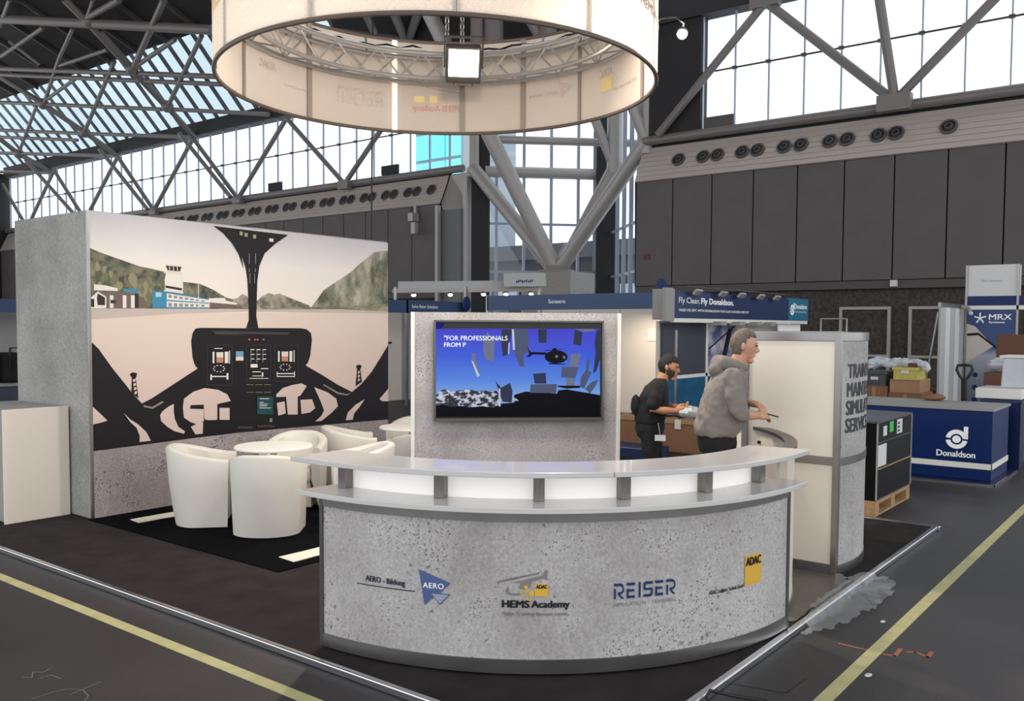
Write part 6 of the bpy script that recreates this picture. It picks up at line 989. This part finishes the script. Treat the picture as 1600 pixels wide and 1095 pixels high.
    if beard:
        bb_ = MB(); head_mesh(bb_, 1.03, keep=lambda f, l, z: f > .05 and z < -.42+.35*abs(l) and z > -.93); bo2 = bb_.build('beard', 'beard', root, smooth=True); sm = bo2.modifiers.new('thick', 'SOLIDIFY'); sm.thickness = .008; sm.offset = -.6
    for l in (-.031, .031):
        e = MB().sphere(Hd(.089*hr, l*hr, .018*hr), .008, .011, .006, 8, 6).build('eye', 'eye', root, smooth=True)
    for name, m_, parts, vox in clothes:
        mb = MB()
        for kind, dat in parts:
            if kind == 'loft': loft(mb, dat)
            else: tubes(mb, dat)
        co = mb.build(name, m_, root); remesh(co, vox, 5)
        if name in ('hoodie', 'polo_shirt', 'trousers'):
            tx_ = bpy.data.textures.new('folds', 'CLOUDS'); tx_.noise_scale = .075; tx_.noise_depth = 1; dm_ = co.modifiers.new('folds', 'DISPLACE'); dm_.texture = tx_; dm_.texture_coords = 'LOCAL'; dm_.strength = .028 if name == 'hoodie' else .014; dm_.mid_level = .5
    return root, W, Hd
# grey hoodie man leaning over the counter ring
J1 = dict(head=(.10, 0, 1.765), hr=1.0, tilt=12, neck=[(.045, 0, 1.60, .062), (.085, 0, 1.70, .058)],
  torso=[(-.085, 0, 1.02, .13, .17), (-.07, 0, 1.15, .145, .18), (-.03, 0, 1.30, .15, .185), (-.02, 0, 1.42, .14, .19), (.0, 0, 1.53, .11, .19), (.03, 0, 1.60, .07, .1)],
  armR=[(.005, -.18, 1.53, .046), (.015, -.235, 1.40, .046), (.04, -.25, 1.275, .046), (.105, -.19, 1.262, .040), (.185, -.12, 1.255, .030)], handR=((.185, -.12, 1.255), (.8, .5, 0), (0, .6, -.6)),
  armL=[(.005, .18, 1.53, .046), (.07, .23, 1.40, .046), (.10, .22, 1.30, .046), (.12, .10, 1.32, .038), (.15, .02, 1.335, .030)], handL=((.155, .02, 1.335), (.6, -.7, -.1), (.2, -.3, -.8)),
  legR=[(-.08, -.09, 1.02, .105), (-.06, -.10, .75, .085), (-.03, -.10, .52, .062), (-.06, -.10, .3, .058), (-.09, -.10, .1, .042)], legL=[(-.08, .09, 1.02, .105), (-.03, .10, .75, .085), (.02, .10, .52, .062), (0, .10, .3, .058), (-.02, .10, .1, .042)])
t1 = [(-.095, 0, 1.09, .155, .195), (-.085, 0, 1.15, .175, .21), (-.06, 0, 1.22, .178, .215), (-.045, 0, 1.32, .172, .21), (-.02, 0, 1.44, .155, .215), (.0, 0, 1.53, .125, .215), (.03, 0, 1.60, .085, .12), (.045, 0, 1.63, .06, .07)]
p1, W1, H1 = person('man in a grey hooded sweatshirt leaning beside the tower, holding a pen', (6.285, 2.83, GZ), -57, J1, 'skin', 'hair_grey', lambda f: .50+.14*f,
  [('hoodie', 'hoodie', [('loft', t1), ('tube', [(.0, -.18, 1.53, .085), (.01, -.235, 1.41, .074), (.03, -.255, 1.31, .066), (.06, -.25, 1.27, .058)]), ('tube', [(.0, .185, 1.53, .088), (.06, .235, 1.41, .078), (.10, .225, 1.31, .07), (.13, .16, 1.31, .062)])], .011),
   ('hood', 'hoodie', [('tube', [(.10, .075, 1.60, .03), (.03, .10, 1.625, .04), (-.045, .085, 1.64, .052), (-.085, 0, 1.635, .062), (-.045, -.085, 1.64, .052), (.03, -.10, 1.625, .04), (.10, -.075, 1.60, .03)]), ('tube', [(-.085, -.05, 1.60, .055), (-.10, 0, 1.575, .06), (-.085, .05, 1.60, .055)])], .010),
   ('trousers', 'trousers', [('loft', [(-.085, 0, 1.13, .14, .18), (-.085, 0, 1.04, .145, .185), (-.08, 0, .96, .13, .18)]), ('tube', J1['legR']), ('tube', J1['legL'])], .012)])
pen = MB().tube([W1((.24, -.06, 1.27)), W1((.36, -.02, 1.235))], .005, 8).build('pen', 'ink', loc=W1((.33, -.05, 1.26)), smooth=True); setp(pen, 'dark pen held by the man in the grey sweatshirt', 'pen')
# man in black carrying a clear bag
J2 = dict(head=(.135, 0, 1.52), hr=.97, tilt=14, neck=[(.06, 0, 1.36, .058), (.11, 0, 1.46, .056)],
  torso=[(-.03, 0, .9, .12, .16), (-.03, 0, 1.02, .125, .165), (-.01, 0, 1.14, .13, .175), (.0, 0, 1.24, .12, .18), (.03, 0, 1.33, .095, .18), (.055, 0, 1.39, .06, .09)],
  armR=[(.03, -.19, 1.32, .055), (.01, -.235, 1.22, .05), (.0, -.245, 1.135, .043), (.10, -.23, 1.12, .038), (.195, -.18, 1.115, .028)], handR=((.20, -.175, 1.115), (.95, .2, 0), (0, .7, .4)),
  armL=[(.03, .19, 1.32, .055), (.04, .235, 1.22, .05), (.05, .22, 1.13, .043), (.15, .12, 1.13, .036), (.22, .05, 1.135, .028)], handL=((.225, .045, 1.135), (.7, -.6, 0), (0, -.5, .6)),
  legR=[(-.03, -.085, .93, .10), (-.02, -.09, .7, .08), (0, -.09, .5, .06), (-.03, -.09, .3, .055), (-.06, -.09, .1, .04)], legL=[(-.03, .085, .93, .10), (.02, .09, .7, .08), (.05, .09, .5, .06), (.02, .09, .3, .055), (0, .09, .1, .04)])
p2, W2, H2 = person('man in a black polo shirt walking behind the counter with a clear bag', (7.61, 4.20, GZ), -62, J2, 'skin_b', 'hair_dark', lambda f: .36+.22*f,
  [('polo_shirt', 'polo', [('loft', [(-.035, 0, .98, .142, .185), (-.025, 0, 1.06, .15, .19), (-.005, 0, 1.16, .145, .195), (.01, 0, 1.25, .135, .2), (.03, 0, 1.33, .11, .195), (.055, 0, 1.39, .07, .09), (.07, 0, 1.41, .062, .064)]), ('tube', [(.03, -.175, 1.325, .072), (.015, -.23, 1.23, .07), (.005, -.245, 1.175, .066)]), ('tube', [(.03, .175, 1.325, .072), (.04, .23, 1.23, .07), (.045, .225, 1.175, .066)])], .010),
   ('trousers', 'trousers', [('loft', [(-.03, 0, 1.02, .138, .178), (-.03, 0, .92, .14, .18), (-.03, 0, .85, .12, .17)]), ('tube', J2['legR']), ('tube', J2['legL'])], .012)], beard=True)
bd = thing('name_badge', 'white name badge hanging from the belt of the man in black', 'badge', W2((.06, -.2, .86)))
MB().obox(W2((.07, -.205, .86)), Vector((math.cos(R(-62)), math.sin(R(-62)), 0)), Vector((-math.sin(R(-62)), math.cos(R(-62)), 0)), (0, 0, 1), .05, .004, .028).build('card', 'paper', bd); MB().tube([W2((.05, -.195, 1.0)), W2((.07, -.203, .88))], .006, 6).build('lanyard', 'wall_grey', bd)
pk = MB().sphere(W2((-.165, -.08, 1.15)), .045, .05, .10, 12, 8, fn=lambda d, q: q*(1+.12*math.sin(7*d.z)*math.cos(5*d.x))).build('hip_pack', 'black_soft', loc=W2((-.2, -.03, 1.05)), smooth=True); setp(pk, 'black pack hanging on the back of the man in black', 'bag')
bg = MB().sphere(W2((.34, -.12, 1.10)), .12, .10, .055, 16, 10, fn=lambda d, q: q*(1+.22*math.sin(9*d.x+2*d.z)*math.cos(8*d.y))).build('clear_bag', 'bag_clear', loc=W2((.34, -.12, 1.06)), smooth=True); setp(bg, 'crumpled clear plastic bag in the hand of the man in black', 'bag')
text('shirt_print', 'T', lambda x, y: W2((-.152+.01*y, .08-.16*x, 1.17+.1*y)), 'letter_white', p2, .03)
